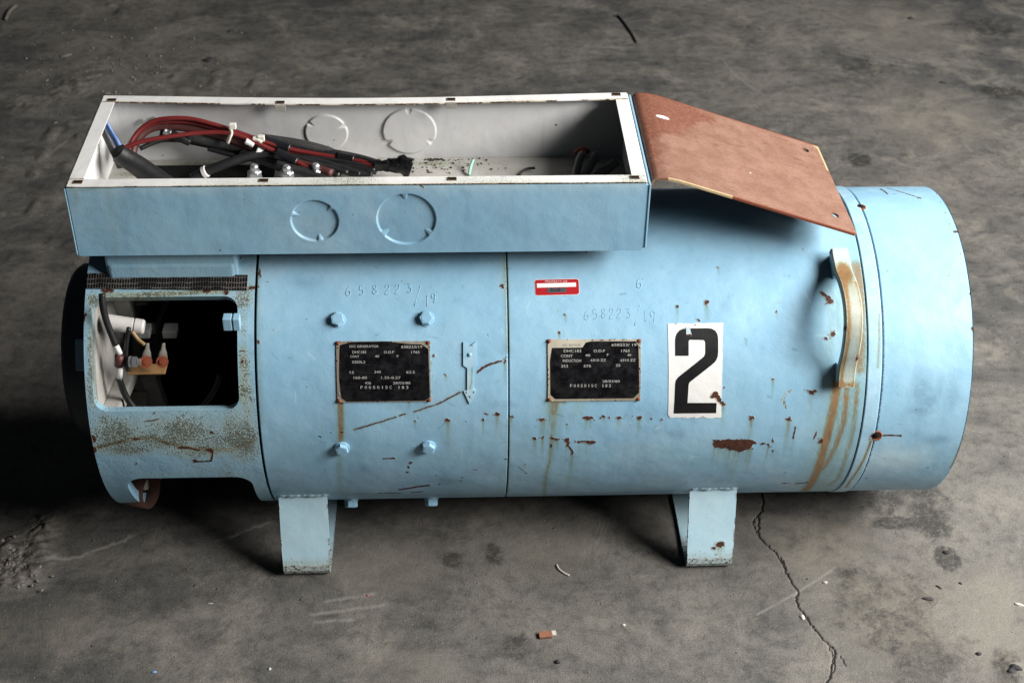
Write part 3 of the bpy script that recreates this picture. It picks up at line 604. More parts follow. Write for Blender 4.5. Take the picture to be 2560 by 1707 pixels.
# bearing housing outside the end wall
bm = bmesh.new(); lathe(bm, [(.142, 0), (.142, -.030), (.138, -.036), (.138, -.056), (.132, -.064), (.120, -.066), (.10, -.070), (.065, -.074), (.0005, -.074)], frame((X0-.001, 0, H), (1, 0, 0), (0, 1, 0)), 64)
bh = bm_obj('bearing_housing', bm, plain('dark_housing_paint', (.03, .045, .055), .5, 0, .4, 30), gen, True)  # one dark blue-grey tone over the whole housing
for k in range(4):
    a = math.radians(33 + 90*k); bm = bmesh.new()
    bm_box(bm, (-.0075, -.024, -.012), (.0075, .024, .010), .002, frame((X0-.030, -math.cos(a)*.146, H+math.sin(a)*.146), (0, -math.cos(a), math.sin(a))))
    bm_obj('clamp_block', bm, BLUE, bh)
# perforated screen over the upper slot, and the pad under the box
q = [cy(*p) for p in ((220, 684), (620, 689), (617, 727), (217.5, 722.5))]
sheet('vent_screen', [q], .004, wrap, R+.0022, R+.0004, SCREEN, bell)
bm = bmesh.new(); bm_box(bm, (-.528, -.121, H+.185), (-.338, .121, H+.268), .004); bm_box(bm, (-.524, -.1235, H+.19), (-.342, .1235, H+.2415), .004); bm_obj('mounting_pad', bm, CAST, bell)
bm = bmesh.new(); lathe(bm, [(.029, 0), (.029, .04), (.024, .04), (.024, 0), (.029, 0)], frame((-.548, -.150, H-.168), (1, -.35, .1)), 32, False); bm_obj('drain_collar', bm, plain('dark_rusty_steel', (.05, .018, .011), .8, 0, .6, 70, .002), bell, True)
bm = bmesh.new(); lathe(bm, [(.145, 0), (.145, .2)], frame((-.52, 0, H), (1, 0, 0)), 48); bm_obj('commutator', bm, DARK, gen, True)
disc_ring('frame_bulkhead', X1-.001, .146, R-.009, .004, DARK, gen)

# --- brush gear behind the front window
LUG = plain('tinned_lug', (.20, .19, .17), .5, .2, .3, 200)
brush = bpy.data.objects.new('brush_gear', None); finish(brush, 'brush_gear', None, gen)
A = lambda x, y, d: pl(x, y, 1, d)
bm = bmesh.new(); a = A(270, 806, -.155); b = A(341, 815, -.155)
lathe(bm, [(.0125, 0), (.0115, .036), (.0100, .0365), (.0100, .0385), (.0115, .039), (.0112, .050), (.0095, .0525)], frame(a, b-a, (0, 0, 1)), 32); bm_obj('rocker_stud', bm, GREYP, brush, False)
HOLD = plain('grey_brush_holder', (.20, .21, .21), .6)
for x in (357, 424):
    c = A(x, 835, -.118); bm = bmesh.new(); bm_box(bm, (c[0]-.0105, c[1]-.003, c[2]-.0065), (c[0]+.0105, c[1]+.02, c[2]+.0065), .0015); bm_obj('brush_holder', bm, HOLD, brush)
bm = bmesh.new(); c = A(367, 928, -.175); bm_box(bm, (c[0]-.028, c[1]-.006, c[2]-.002), (c[0]+.028, c[1]+.016, c[2]+.002), .001); bm_obj('terminal_board', bm, TAN, brush)
tube_obj('board_edge', [A(322, 820, -.178), A(316, 860, -.18), A(314, 905, -.182), A(321, 926, -.184)], .0035, RUBBER, brush)
for x in (366, 406):
    bm = bmesh.new(); c = A(x, 904, -.185); lathe(bm, [(.0002, .0), (.0088, .0), (.0088, .003), (.0045, .0032), (.0042, .0052), (.0003, .0054)], frame(c, (.1, -.8, .55), (1, 0, 0)), 24); bm_obj('terminal_disc', bm, COPPER, brush, False)
    tube_obj('ring_lug', [A(x, 898, -.179), A(x+1, 882, -.178), A(x+2, 872, -.177), A(x+3, 858, -.175)], [.0080, .0062, .0036, .0024], LUG, brush, squash=.4)
bm = bmesh.new(); c = A(323, 904, -.19); d = A(345, 904, -.19)-c; lathe(bm, [(.0085, 0), (.0085, .003)], frame(c, d, (0, 0, 1)), 20); lathe(bm, [(.0085, .005), (.0085, .011)], frame(c, d, (0, 0, 1)), 6); lathe(bm, [(.005, .012), (.005, .0165)], frame(c, d, (0, 0, 1)), 16); bm_obj('terminal_nut', bm, STEEL, brush)
tube_obj('pigtail', [A(330, 828, -.165), A(345, 848, -.17), A(362, 862, -.175)], .0028, plain('braided_copper', (.30, .2, .09), .5), brush)
tube_obj('brush_cable', [A(255, 735, -.172), A(257, 765, -.178), A(267, 805, -.182), A(289, 862, -.188)], .0050, RUBBER, brush)
tube_obj('brush_cable', [A(298, 945, -.19), A(308, 975, -.19), A(322, 1002, -.192), A(345, 1030, -.194)], .0050, RUBBER, brush)
tube_obj('cable_ferrule', [A(288, 860, -.188), A(300, 884, -.189)], .0042, WHITES, brush, smooth=2); tube_obj('cable_ferrule', [A(301, 918, -.189), A(299, 944, -.190)], .0042, WHITES, brush, smooth=2)
tube_obj('cable_joint', [A(298, 888, -.187), A(297, 914, -.188)], .0066, DKRED, brush, smooth=2)
tube_obj('lower_cable', [A(505, 1020, -.12), A(540, 970, -.12), A(552, 935, -.12)], .0055, RUBBER, brush)
bm = bmesh.new(); c = A(562, 807, -.19); bm_box(bm, (c[0]-.002, c[1]-.006, c[2]-.010), (c[0]+.0105, c[1]+.01, c[2]+.010), .001); bm_box(bm, (c[0]+.0125, c[1]-.006, c[2]-.010), (c[0]+.022, c[1]+.01, c[2]+.010), .001); bm_obj('hinge_block', bm, BLUE, brush)

# --- bolts
def hexbolt(u, ph, parent, r=.0105, h=.0085, rr=R):
    a = math.radians(ph); nrm = (0, -math.cos(a), math.sin(a)); p = (u, -rr*math.cos(a), H+rr*math.sin(a))
    bm = bmesh.new(); M = frame(p, nrm) @ Matrix.Rotation(random.uniform(0, 1), 4, 'Z')
    lathe(bm, [(r*1.12, -.001), (r*1.12, .0016), (r*1.05, .0022)], M, 20); lathe(bm, [(r, .002), (r, h-.0015), (r*.86, h)], M, 6); lathe(bm, [(r*.62, h-.0005), (r*.62, h+.0004)], M, 14)
    return bm_obj('hex_bolt', bm, BLUE, parent)
for u in (-.1915, -.0625):
    for ph in (45.2, -1.15, -47.2): hexbolt(u, ph, frame_o, h=.0085 if ph > -40 else .013)

# --- stamped numbers, raised weld-bead digits
DIG = {'6': [[(.8, 1), (.35, .75), (.1, .35), (.2, .05), (.6, 0), (.8, .25), (.6, .5), (.2, .4)]], '5': [[(.8, 1), (.25, 1), (.2, .58), (.6, .6), (.8, .32), (.6, .03), (.15, .05)]], '8': [[(.5, .52), (.2, .75), (.5, 1), (.8, .75), (.5, .52), (.15, .25), (.5, 0), (.85, .25), (.5, .52)]], '2': [[(.15, .75), (.35, .98), (.7, .95), (.8, .7), (.45, .35), (.15, .0), (.85, .0)]], '3': [[(.2, .95), (.75, .95), (.45, .6), (.8, .4), (.65, .03), (.15, .05)]], '/': [[(.1, -.35), (.9, 1.3)]], '1': [[(.5, 1), (.5, 0)]], '9': [[(.75, .6), (.4, .5), (.2, .75), (.45, 1), (.78, .85), (.75, .4), (.6, 0)]]}
def stamp(name, chars, parent, hgt, rad, zz):
    parts = []
    for ch, x, y, s in chars:
        c = cy(*zz(x, y))
        for st in DIG[ch]:
            P = [wrap(c[0]+(p[0]-.5)*hgt*.62*s, c[1]+(p[1]-.5)*hgt*s, R+rad*.35) for p in st]
            parts.append(tube(P, rad, 6, 4))
    V, F = join(parts); return npmesh(name, V, F, BLUE, parent)
z = Z(840, 690, 6.533)
stamp('stamped_number', [('6', 205, 245, 1), ('5', 420, 240, 1), ('8', 635, 225, 1), ('2', 840, 220, 1.05), ('2', 1005, 215, 1.05), ('3', 1200, 200, 1), ('/', 1330, 320, 1.3), ('1', 1490, 410, 1.2), ('9', 1590, 365, 1)], frame_o, .0142, .0006, z)
z = Z(1320, 680, 6.533)
stamp('stamped_number', [('6', 960, 700, 1), ('5', 1100, 690, 1), ('8', 1235, 675, 1), ('2', 1365, 680, 1), ('2', 1490, 670, 1), ('3', 1640, 670, 1), ('/', 1785, 700, 1.3), ('1', 1915, 720, 1.15), ('9', 2035, 725, 1.15)], casing, .0142, .00042, z)
stamp('stamped_number', [('6', 1815, 180, 1.1)], casing, .0142, .00055, z)

# --- lettering
FONTS = {}
def text2d(s):
    if s not in FONTS:
        cu = bpy.data.curves.new('t', 'FONT'); cu.body = s; cu.size = 1; cu.resolution_u = 3; cu.offset = .004
        o = bpy.data.objects.new('t', cu); C.objects.link(o); dg = bpy.context.evaluated_depsgraph_get(); dg.update()
        me = o.evaluated_get(dg).to_mesh(); V = np.array([v.co[:2] for v in me.vertices]); F = [tuple(p.vertices) for p in me.polygons]
        o.evaluated_get(dg).to_mesh_clear(); bpy.data.objects.remove(o); bpy.data.curves.remove(cu)
        V[:, 0] -= V[:, 0].min(); FONTS[s] = (V, F)
    return FONTS[s]
def lettering(name, items, zz, r, mat, parent, spread=None):
    parts = []
    for s, x0, x1, yc, hp in items:
        V, F = text2d(s); a, b = cy(*zz(x0, yc)), cy(*zz(x1, yc)); t, bt = cy(*zz((x0+x1)/2, yc-hp/2)), cy(*zz((x0+x1)/2, yc+hp/2))
        w = V[:, 0].max(); hh = .70; lam = V[:, 0]/w
        U = a[0]+(b[0]-a[0])*lam; Y = (a[1]+(b[1]-a[1])*lam) + (V[:, 1]/hh-.5)*(t[1]-bt[1])
        parts.append((wrap(U, Y, r), F))
    V, F = join(parts); return npmesh(name, V, F, mat, parent, False)
def spaced(s, x0, x1, yc, hp):
    n = len(s); w = (x1-x0)/n
    return [(ch, x0+i*w+w*(.40 if ch == '1' else .18), x0+i*w+w*(.58 if ch == '1' else .74), yc, hp) for i, ch in enumerate(s) if ch != ' ']
def nameplate(corners, zz, fieldpts, text, label, metal):
    q = [cy(*zz(*c)) for c in corners]; f = [cy(*zz(*c)) for c in fieldpts]
    wp = Wear(cy)
    for c, rr in zip(corners, (9, 9, 9, 8)): wp.spot(*zz(*c), rr, rr)
    for i in range(44):
        k = random.randrange(4); a, b = np.array(corners[k], float), np.array(corners[(k+1) % 4], float); t = random.random(); wp.spot(*zz(*(a+(b-a)*t)), random.uniform(1.5, 4), random.uniform(1.2, 2.5))
    np_o = sheet('nameplate', [q], .002, wrap, R+.0018, R-.0005, metal, gen, wp); np_o['label'] = label
    sheet('black_field', [f], .002, wrap, R+.0022, R+.0015, FIELD, np_o, None)
    ctr = np.mean(q, 0)
    for c in q:
        u, v = c + (ctr-c)*np.array([.035, .055]); a = v/R; bm = bmesh.new()
        lathe(bm, [(.0029, -.001), (.0029, .0008), (.0021, .0018), (.0003, .0022)], frame(wrap(u, v, R+.0018), (0, -math.cos(a), math.sin(a))), 14); bm_obj('rivet', bm, RUSTY, np_o, True)
    lettering('lettering', [t for t in text if t[3] < 900], zz, R+.0024, INKW, np_o); lettering('serial_lettering', [t for t in text if t[3] > 900], zz, R+.0024, INKW, np_o)
    return np_o
ALUR = paint('plate_metal', (.20, .165, .125), (.30, .27, .22), .4, .4, False)
ALUS = paint('gleam_plate_metal', (.27, .235, .175), (.50, .47, .38), .3, .4, False)  # brighter metal, puts the gleam of the upper corner into colour
z1 = Z(820, 840, 8.4)
t1 = [('D/C GENERATOR', 455, 1065, 215, 48), ('658223/19', 1540, 1980, 225, 56), ('DHC183', 515, 800, 335, 54), ('O.D.P', 1175, 1390, 335, 52), ('1765', 1750, 1925, 335, 52), ('CONT', 470, 655, 425, 48), ('40', 985, 1075, 420, 48), ('F', 1445, 1485, 420, 48), ('3200L2', 505, 785, 540, 52), ('15', 460, 545, 755, 54), ('240', 975, 1110, 745, 52), ('62.5', 1645, 1825, 750, 52), ('160-80', 540, 820, 865, 52), ('1.35-0.27', 1120, 1525, 865, 52), ('426', 775, 905, 975, 50), ('28/03/80', 1365, 1730, 975, 52)] + spaced('F005015C 183', 670, 1710, 1065, 62)
nameplate([(175, 110), (2140, 105), (2165, 1365), (205, 1385)], z1, [(250, 190), (500, 125), (1250, 112), (1700, 165), (1960, 170), (2110, 270), (2140, 1270), (2030, 1345), (400, 1365), (290, 1290), (240, 900)], t1, 'black nameplate between the four bolts, reading D/C GENERATOR', ALUR)
z2 = Z(1340, 830, 8.254)
t2 = [('A/C MOTOR', 560, 930, 265, 50), ('658223/ 19', 1555, 2070, 262, 52), ('DHC183', 570, 930, 385, 56), ('O.D.P', 1185, 1420, 385, 50), ('1765', 1755, 1930, 385, 52), ('CONT', 510, 755, 488, 54), ('40', 1015, 1115, 475, 48), ('F', 1460, 1495, 465, 48), ('40', 1880, 1960, 470, 46), ('INDUCTION', 550, 930, 585, 56), ('6310 ZZ', 1125, 1440, 575, 50), ('6310 ZZ', 1740, 2050, 575, 50), ('253', 515, 655, 695, 54), ('575', 980, 1130, 695, 52), ('25', 1640, 1735, 680, 52), ('28/03/80', 1370, 1725, 1005, 48)] + spaced('F005015C 183', 690, 1560, 1095, 60)
nameplate([(238, 150), (2160, 145), (2145, 1405), (245, 1415)], z2, [(330, 325), (960, 318), (1030, 215), (1130, 190), (2050, 190), (2110, 280), (2125, 1240), (2010, 1350), (400, 1370), (300, 1280), (290, 600)], t2, 'black nameplate left of the number 2, with a silver gleam painted on its upper corner', ALUS)

# --- the number decal
zn = Z(1620, 780, 5.225)
rnd = lambda a, b, n, j: [(a[0]+(b[0]-a[0])*k/n + random.uniform(-j, j), a[1]+(b[1]-a[1])*k/n + random.uniform(-j, j)) for k in range(n)]
out = rnd((262, 150), (980, 142), 18, 4) + rnd((980, 142), (955, 1380), 34, 4) + rnd((955, 1380), (262, 1375), 20, 6) + [(262, 1340), (268, 1000), (266, 500)]
wn = Wear(cy); wn.line([zn(840, 1095), zn(880, 1065), zn(920, 1130), zn(965, 1170), zn(1030, 1250)], .0034); wn.spot(*zn(535, 290), 3, 2.5); wn.spot(*zn(750, 265), 3, 2); wn.path([zn(900, 1100), zn(980, 1180)], .005, .7)
for i in range(10): wn.spot(*zn(random.uniform(280, 960), random.choice([150, 1375])), 4, 1.2)
dec = sheet('number_decal', [[cy(*zn(*p)) for p in out]], .0016, wrap, R+.0006, R-.0002, WHITE, gen, wn); dec['label'] = 'white rectangular decal with a black number 2'
two = [(355, 570), (353, 380), (358, 330), (375, 280), (410, 240), (450, 220), (490, 213), (780, 210), (830, 217), (875, 240), (905, 285), (915, 335), (917, 500), (912, 570), (895, 620), (870, 655), (830, 690), (560, 900), (538, 920), (530, 950), (515, 1183), (895, 1183), (890, 1315), (335, 1320), (355, 930), (362, 895), (380, 865), (410, 835), (700, 605), (730, 580), (745, 550), (748, 520), (747, 400), (742, 378), (725, 365), (545, 362), (532, 375), (530, 395), (530, 570)]
sheet('numeral', [[cy(*zn(*p)) for p in two]], .0012, wrap, R+.0009, R+.0004, INKB, dec)
sheet('peeled_spot', [[cy(*zn(*p)) for p in ((490, 195), (545, 200), (560, 270), (580, 310), (495, 312), (500, 260))]], .0012, wrap, R+.0012, R+.0006, paint('flaked_blue', (.42, .56, .62), (.5, .6, .62), .6, 1.0, False), dec, lambda U, V: {'rust': .62*(V < cy(*zn(535, 290))[1])})

# --- red property sticker
zs = Z(1320, 690, 15.68)
so = [(275, 230), (290, 185), (335, 158), (1890, 122), (1945, 135), (1985, 190), (2005, 640), (1990, 690), (1940, 722), (370, 765), (330, 745), (295, 700)]
big = [(c[0] + (c[0]-1140)*.016, c[1] + (c[1]-445)*.05) for c in so]
sk = sheet('property_sticker', [[cy(*zs(*p)) for p in big]], .0012, wrap, R+.0003, R-.0002, WHITES, gen); sk['label'] = 'small red sticker with white bar reading PROPERTY OF'
sheet('red_print', [[cy(*zs(*p)) for p in so]], .0012, wrap, R+.0005, R+.0001, REDS, sk)
sheet('white_bar', [[cy(*zs(*p)) for p in ((345, 300), (1880, 262), (1885, 425), (355, 465))]], .002, wrap, R+.0007, R+.0003, WHITES, sk)
sheet('grey_number_bar', [[cy(*zs(*p)) for p in ((750, 475), (1500, 460), (1505, 640), (760, 665))]], .002, wrap, R+.0007, R+.0003, GREYS, sk)
lettering('lettering', [('PROPERTY OF', 675, 1540, 222, 74)], zs, R+.0009, INKP, sk); lettering('number_lettering', [('0165', 880, 1270, 550, 120)], zs, R+.0009, INKB, sk)

# --- rotation arrow
za = Z(640, 600, 3.267)
arr = [(1692, 832), (1745, 868), (1795, 830), (1797, 1025), (1772, 1045), (1772, 1215), (1797, 1222), (1745, 1335), (1695, 1228), (1725, 1222), (1725, 1045), (1692, 1022)]
wa = Wear(cy); 
for x, y in ((1745, 1275), (1720, 1240), (1775, 1235), (1765, 850)): wa.spot(*za(x, y), 3, 3)
wa.path([za(1765, 1050), za(1762, 1150), za(1745, 1210)], .002, .7); wa.blob(*za(1745, 1080), 30, 110, .55, 'pale')
ao = sheet('direction_arrow', [[cy(*za(*p)) for p in arr]], .0014, wrap, R+.0022, R-.0002, BLUE, gen, wa); ao['label'] = 'raised blue arrow pointing down, paint worn at its tip'
u, v = cy(*za(1745, 935)); bm = bmesh.new(); lathe(bm, [(.0032, 0), (.003, .0012), (.0005, .0018)], frame(wrap(u, v, R+.0022), (0, -math.cos(v/R), math.sin(v/R))), 12); bm_obj('rivet', bm, BLUE, ao, True)

# --- lifting handle on the casing
hx, p0, p1 = .5525, math.radians(66.5), math.radians(21.5)
prof = [(0.0, .012), (.10, .014), (.20, .020), (.30, .036), (.42, .050), (.52, .054), (.62, .050), (.74, .036), (.84, .020), (.92, .014), (1.0, .013)]
pr = spline(np.array(prof), 14); ths = p0+(p1-p0)*pr[:, 0]; rs = R+pr[:, 1]
wid = .0130; tk = .0105; Vh, Fh = [], []
for k, (a, r_) in enumerate(zip(ths, rs)):
    w_ = wid*(.80 if k in (0, len(ths)-1) else 1)
    for dx, dr in [(-w_, 0), (-w_, tk-.002)] + [(q, tk) for q in np.linspace(-w_+.002, w_-.002, 11)] + [(w_, tk-.002), (w_, 0)]:
        Vh.append((hx+dx, -(r_+dr)*math.cos(a), H+(r_+dr)*math.sin(a)))
n = 15
for k in range(len(ths)-1):
    for j in range(n): Fh.append((k*n+j, k*n+(j+1) % n, (k+1)*n+(j+1) % n, (k+1)*n+j))
Fh.append(tuple(range(n))[::-1]); Fh.append(tuple((len(ths)-1)*n+j for j in range(n)))
Vh = np.array(Vh); au = np.repeat(pr[:, 0], n); ax = Vh[:, 0]-hx
hst = 1.3*np.exp(-((au-.20)/.075)**2)*np.exp(-((ax-.0)/.011)**2) + 1.0*np.exp(-((ax+.0075)/.0036)**2)*np.clip((au-.2)*8, 0, 1) + .8*np.exp(-((ax+.001)/.010)**2)*np.exp(-((au-.25)/.11)**2) + .10*(au > .3) + .9*np.exp(-((au-.98)/.02)**2) + .8*np.exp(-((ax-.0105)/.0018)**2)*(au > .3)
hru = .62*np.exp(-((au-.79)/.04)**2)*(ax > .008) + .58*np.exp(-((au-.60)/.03)**2)*(ax < -.009) + .5*np.exp(-((au-.02)/.03)**2)*(ax < -.009)
# subdivide along for a finer wear pattern
HNDL = paint('worn_handle_paint', (.40, .42, .36), (.36, .48, .50), .5, .7, True)
hd = npmesh('lifting_handle', Vh, Fh, HNDL, gen, False, {'stain': np.clip(hst, 0, 1.2), 'rust': hru, 'pale': .6*np.exp(-((au-.08)/.08)**2)})
hd['label'] = 'blue strap handle streaked with brown rust'
for a0, a1 in ((0, .20), (.84, 1.0)):
    bm = bmesh.new(); t0, t1 = p0+(p1-p0)*a0, p0+(p1-p0)*a1; tm = (t0+t1)/2; hl = abs(t0-t1)/2*R
    M = frame((hx, -(R-.004)*math.cos(tm), H+(R-.004)*math.sin(tm)), (0, -math.cos(tm), math.sin(tm)))
    bm_box(bm, (-.0108, -hl, 0), (.0108, hl, .0185), .002, M); bm_obj('handle_foot', bm, BLUE, hd)

# --- holes at the edge of the cap, their inner shade a near-black disc
for (x, y, rx) in ((2152, 518, .0066), (2190, 1089, .0078)):
    u, v = cy(x, y); a = v/R; bm = bmesh.new(); lathe(bm, [(rx*1.25, -.001), (rx*1.2, .0014), (rx, .0016), (rx*.9, .0008), (.0003, .0006)], frame(wrap(u, v, R-.0006), (0, -math.cos(a), math.sin(a))), 20)
    o = bm_obj('screw_hole', bm, RUSTY, cap, True); bm = bmesh.new(); lathe(bm, [(rx*.72, 0), (rx*.70, .0022), (.0003, .0022)], frame(wrap(u-.0006, v+.0012, R-.0006), (0, -math.cos(a), math.sin(a))), 16); bm_obj('screw_hole_core', bm, DARK, cap, True)

# --- feet: bent strip, front face down to the floor, back leg up under the barrel
FOOTP = paint('pale_blue_paint', (.40, .63, .755), (.44, .66, .77))  # lighter copy of the blue, on feet and weld beads only
def foot(xa, xb, sgn, label=None, seed=0):
    prof = [(-.203, .150), (-.2420, .0250), (-.2430, .0165), (-.2400, .0085), (-.2335, .0028), (-.2250, .0007)]
    half = np.vstack([np.linspace(prof[0], prof[1], 60)[:-1], prof[1:], np.linspace((-.213, .0006), (0, .0006), 16)])
    pr = np.vstack([half, (half*[-1, 1])[::-1][1:]])
    T = np.gradient(pr, axis=0); T /= np.linalg.norm(T, axis=1)[:, None]; N = np.stack([-T[:, 1], T[:, 0]], 1)
    nu = 34; U = np.linspace(xa, xb, nu); Vs, Us, Ss = [], [], []; th = .0055
    m = len(pr); s = np.arange(m)
    outer = pr; inn = pr + N*th*(1 if (N[5][0] > 0) else -1)
    for L in (outer, inn):
        for k in range(m):
            taper = 1 - .03*min(1, max(0, (min(k, m-1-k)-45)/14))
            xs = (U-(xa+xb)/2)*taper + (xa+xb)/2
            Vs.append(np.stack([xs, np.full(nu, L[k, 0])*(-sgn if False else 1)*(1 if sgn < 0 else -1), np.full(nu, L[k, 1])], 1)); Us.append(xs); Ss.append(np.full(nu, k))
    V = np.concatenate(Vs); ii = np.arange(2*m*nu).reshape(2, m, nu)
    g = lambda a: np.stack([a[:-1, :-1].ravel(), a[1:, :-1].ravel(), a[1:, 1:].ravel(), a[:-1, 1:].ravel()], 1)
    st = lambda a, b: np.stack([a[:-1], a[1:], b[1:], b[:-1]], 1)
    F = np.concatenate([g(ii[0]), g(ii[1])[:, ::-1], st(ii[0, :, 0], ii[1, :, 0])[:, ::-1], st(ii[0, :, -1], ii[1, :, -1]), st(ii[0, 0], ii[1, 0]), st(ii[0, -1], ii[1, -1])[:, ::-1]])
    Ua, Sa = np.concatenate(Us), np.concatenate(Ss); r = np.random.default_rng(seed); e = np.minimum(Ua-xa, xb-Ua)
    rust = np.maximum(.56*np.clip(1-e/.0035, 0, 1)*(vnoise(Sa*.25, Ua*0+seed, seed) > .5), np.clip(.9-np.abs(Sa-62)*.12, 0, .45))
    gr_ = np.clip((Sa-48)/16, 0, .45)*(Sa < 64)
    if seed == 2:
        rust = np.maximum(rust, np.clip(1-.5*np.hypot((Ua-(xa+.70*(xb-xa)))/.0075, (Sa-47)/2.6), 0, 1)); rust = np.maximum(rust, np.clip(1-.5*np.hypot((Ua-(xa+.57*(xb-xa)))/.004, (Sa-50)/1.2), 0, 1))
        stn = .6*np.exp(-((Ua-(xa+.68*(xb-xa)))/.007)**2)*np.clip((Sa-46)/3, 0, 1)*np.clip((58-Sa)/8, 0, 1)
    else: stn = .25*np.exp(-((Sa-58)/4)**2)
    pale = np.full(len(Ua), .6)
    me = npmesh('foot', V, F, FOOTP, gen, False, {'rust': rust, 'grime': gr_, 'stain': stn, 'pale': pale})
    if label: me['label'] = label
    # weld bead along the barrel
    for yv, zv, rad in ((-.2070, .1535, .0075), (.2070, .1535, .0075)):
        xs = np.linspace(xa-.004, xb+(.012 if seed == 1 else .006), 26); P = np.stack([xs, (yv + .0004*np.sin(xs*260+seed))*np.ones(26)*(1 if sgn < 0 else -1), zv+.0014*np.sin(xs*190+seed)+r.normal(0, .0005, 26)], 1)
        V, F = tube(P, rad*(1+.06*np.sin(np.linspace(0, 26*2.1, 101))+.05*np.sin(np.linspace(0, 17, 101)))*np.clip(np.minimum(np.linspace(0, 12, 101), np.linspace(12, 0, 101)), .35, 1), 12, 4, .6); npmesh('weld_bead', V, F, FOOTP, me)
    return me
foot(-.3015, -.2255, -1, 'left foot of bent blue plate, clean front', 1); foot(.350, .4255, -1, 'right foot of bent blue plate with a rust spot near its base', 2)

# ------------------------------------------------------------------ the terminal box on top
bx0, bx1, by, bz0, bz1 = -.5569, .2521, .1384, H+.2679, H+.3813
tb = bpy.data.objects.new('terminal_box', None); finish(tb, 'terminal_box', None, gen); tb['label'] = 'long open topped sheet metal box, blue outside and white inside'
T = .0016
def koff(cs):                   # pressed knock-out discs: shallow recess with three bridges
    def f(U, V):
        d = np.zeros(len(U))
        for (cx, cz), r, tabs in cs:
            rr = np.hypot(U-cx, V-cz); a = np.degrees(np.arctan2(V-cz, U-cx)); w = np.ones(len(U))
            for tb_ in tabs: da = np.abs((a-tb_+180) % 360-180); w *= np.clip((da-3)/4, 0, 1)
            d -= .0030*np.clip((r-rr)/(.0010+.010*(1-w)), 0, 1)
        return d
    return f
kf = [((-.2174, H+.3230), .0338, (160, 280, 40)), ((-.0875, H+.3243), .0420, (92, 215, 325))]
kb = [((-.2187, H+.3196), .0335, (25, 145, 270)), ((-.0883, H+.3214), .0422, (90, 210, 330))]
pf = lambda px, py: (lambda p: np.array([p[0], p[2]]))(pl(px, py, 1, -by))
wf = Wear(pf); z = Z(100, 200, 3.267)
wf.path([z(560, 940), z(600, 1150), z(620, 1440)], .006, .22); wf.path([z(240, 905), z(420, 892), z(600, 885)], .002, .5); wf.path([z(290, 900), z(300, 1010)], .004, .4)
wf.path([z(240, 900), z(2091, 860), (1600, 462)], .010, .55, 'pale'); wf.blob(*Z(640, 200, 3.267)(1560, 1010), 10, 12, .35)
for i in range(26): wf.spot(random.uniform(210, 1600), random.uniform(475, 640), random.uniform(.6, 1.5), random.uniform(.6, 1.3))
z = Z(640, 200, 3.267); wf.spot(*z(1235, 1358), 2, 2); wf.spot(*z(1360, 870), 3, 3, 8)
front = sheet('front_panel', [[(bx0, bz0), (bx1, bz0), (bx1, bz1), (bx0, bz1)]], .0010, lambda u, v, r: np.stack([u, -r, v], -1), by, by-T, BLUE, tb, wf, koff(kf), False)
sag = lambda U, V: -.013*np.sin(PI*np.clip((U-bx0)/(bx1-bx0)*1.0, 0, 1))**1.3*np.clip((V-bz0)/(bz1-bz0), 0, 1)
wb_ = Wear(lambda px, py: (lambda p: np.array([p[0], p[2]]))(pl(px, py, 1, by)))
z = Z(100, 200, 3.267)
wb_.blob(*z(560, 800), 80, 14, .55); wb_.path([z(870, 670), z(1300, 665), z(1700, 640)], .004, .7); wb_.spot(*z(1005, 608), 3, 3); wb_.spot(*Z(1180, 200, 3.267)(685, 362), 3, 3); wb_.path([Z(640, 200, 3.267)(1000, 635), Z(640, 200, 3.267)(1500, 640), (1330, 395)], .005, .45, 'grime')
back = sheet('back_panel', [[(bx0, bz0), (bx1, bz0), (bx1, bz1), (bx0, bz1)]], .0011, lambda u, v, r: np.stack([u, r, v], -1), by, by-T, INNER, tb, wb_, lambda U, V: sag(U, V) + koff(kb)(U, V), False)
for x, nm in ((bx0, -1), (bx1, 1)):
    bm = bmesh.new(); bm_box(bm, (x-T if nm < 0 else x, -by+.002, bz0), (x if nm < 0 else x+T, by-.002, bz1-.0004), 0); o = bm_obj('end_panel', bm, WHITE, tb)
# inside faces are the white ones; outside skin of the right end, lapped round the front corner
bm = bmesh.new(); bm_box(bm, (bx1+.0042, -by-.001, bz0+.004), (bx1+.0068, by, bz1-.003), .0008); bm_box(bm, (bx1-.001, -by+.0005, bz0+.004), (bx1+.0055, -by+.003, bz1-.004), .0006); bm_obj('end_skin', bm, BLUE, tb)
bm = bmesh.new(); bm_box(bm, (bx0-.0035, -by-.0008, bz0+.002), (bx0-.0018, by, bz1-.002), .0006); bm_obj('end_skin', bm, BLUE, tb)
def bottom_attr(U, V):
    A = Wear(lambda px, py: pl(px, py, 2, bz0)[:2]); z = Z(640, 200, 3.267)
    for a in [(1450, 690, 80, 18, .8), (1250, 690, 60, 20, .6), (1650, 700, 60, 20, .45), (1900, 690, 70, 16, .35)]: A.blob(*z(a[0], a[1]), *a[2:])
    for i in range(60): A.spot(*z(random.gauss(1500, 190), random.uniform(640, 770)), random.uniform(.8, 2.6), random.uniform(.6, 1.4))
    A.spot(*z(1985, 735), 4, 3); z = Z(100, 200, 3.267); A.blob(*z(1300, 700), 130, 18, .9); A.blob(*z(700, 780), 50, 16, .8)
    return A(U, V)
sheet('bottom_panel', [[(bx0, -by+.002), (bx1, -by+.002), (bx1, by-.002), (bx0, by-.002)]], .003, lambda u, v, r: np.stack([u, v, r + 0*u], -1), bz0+T, bz0, OFFW, tb, bottom_attr, None, False)
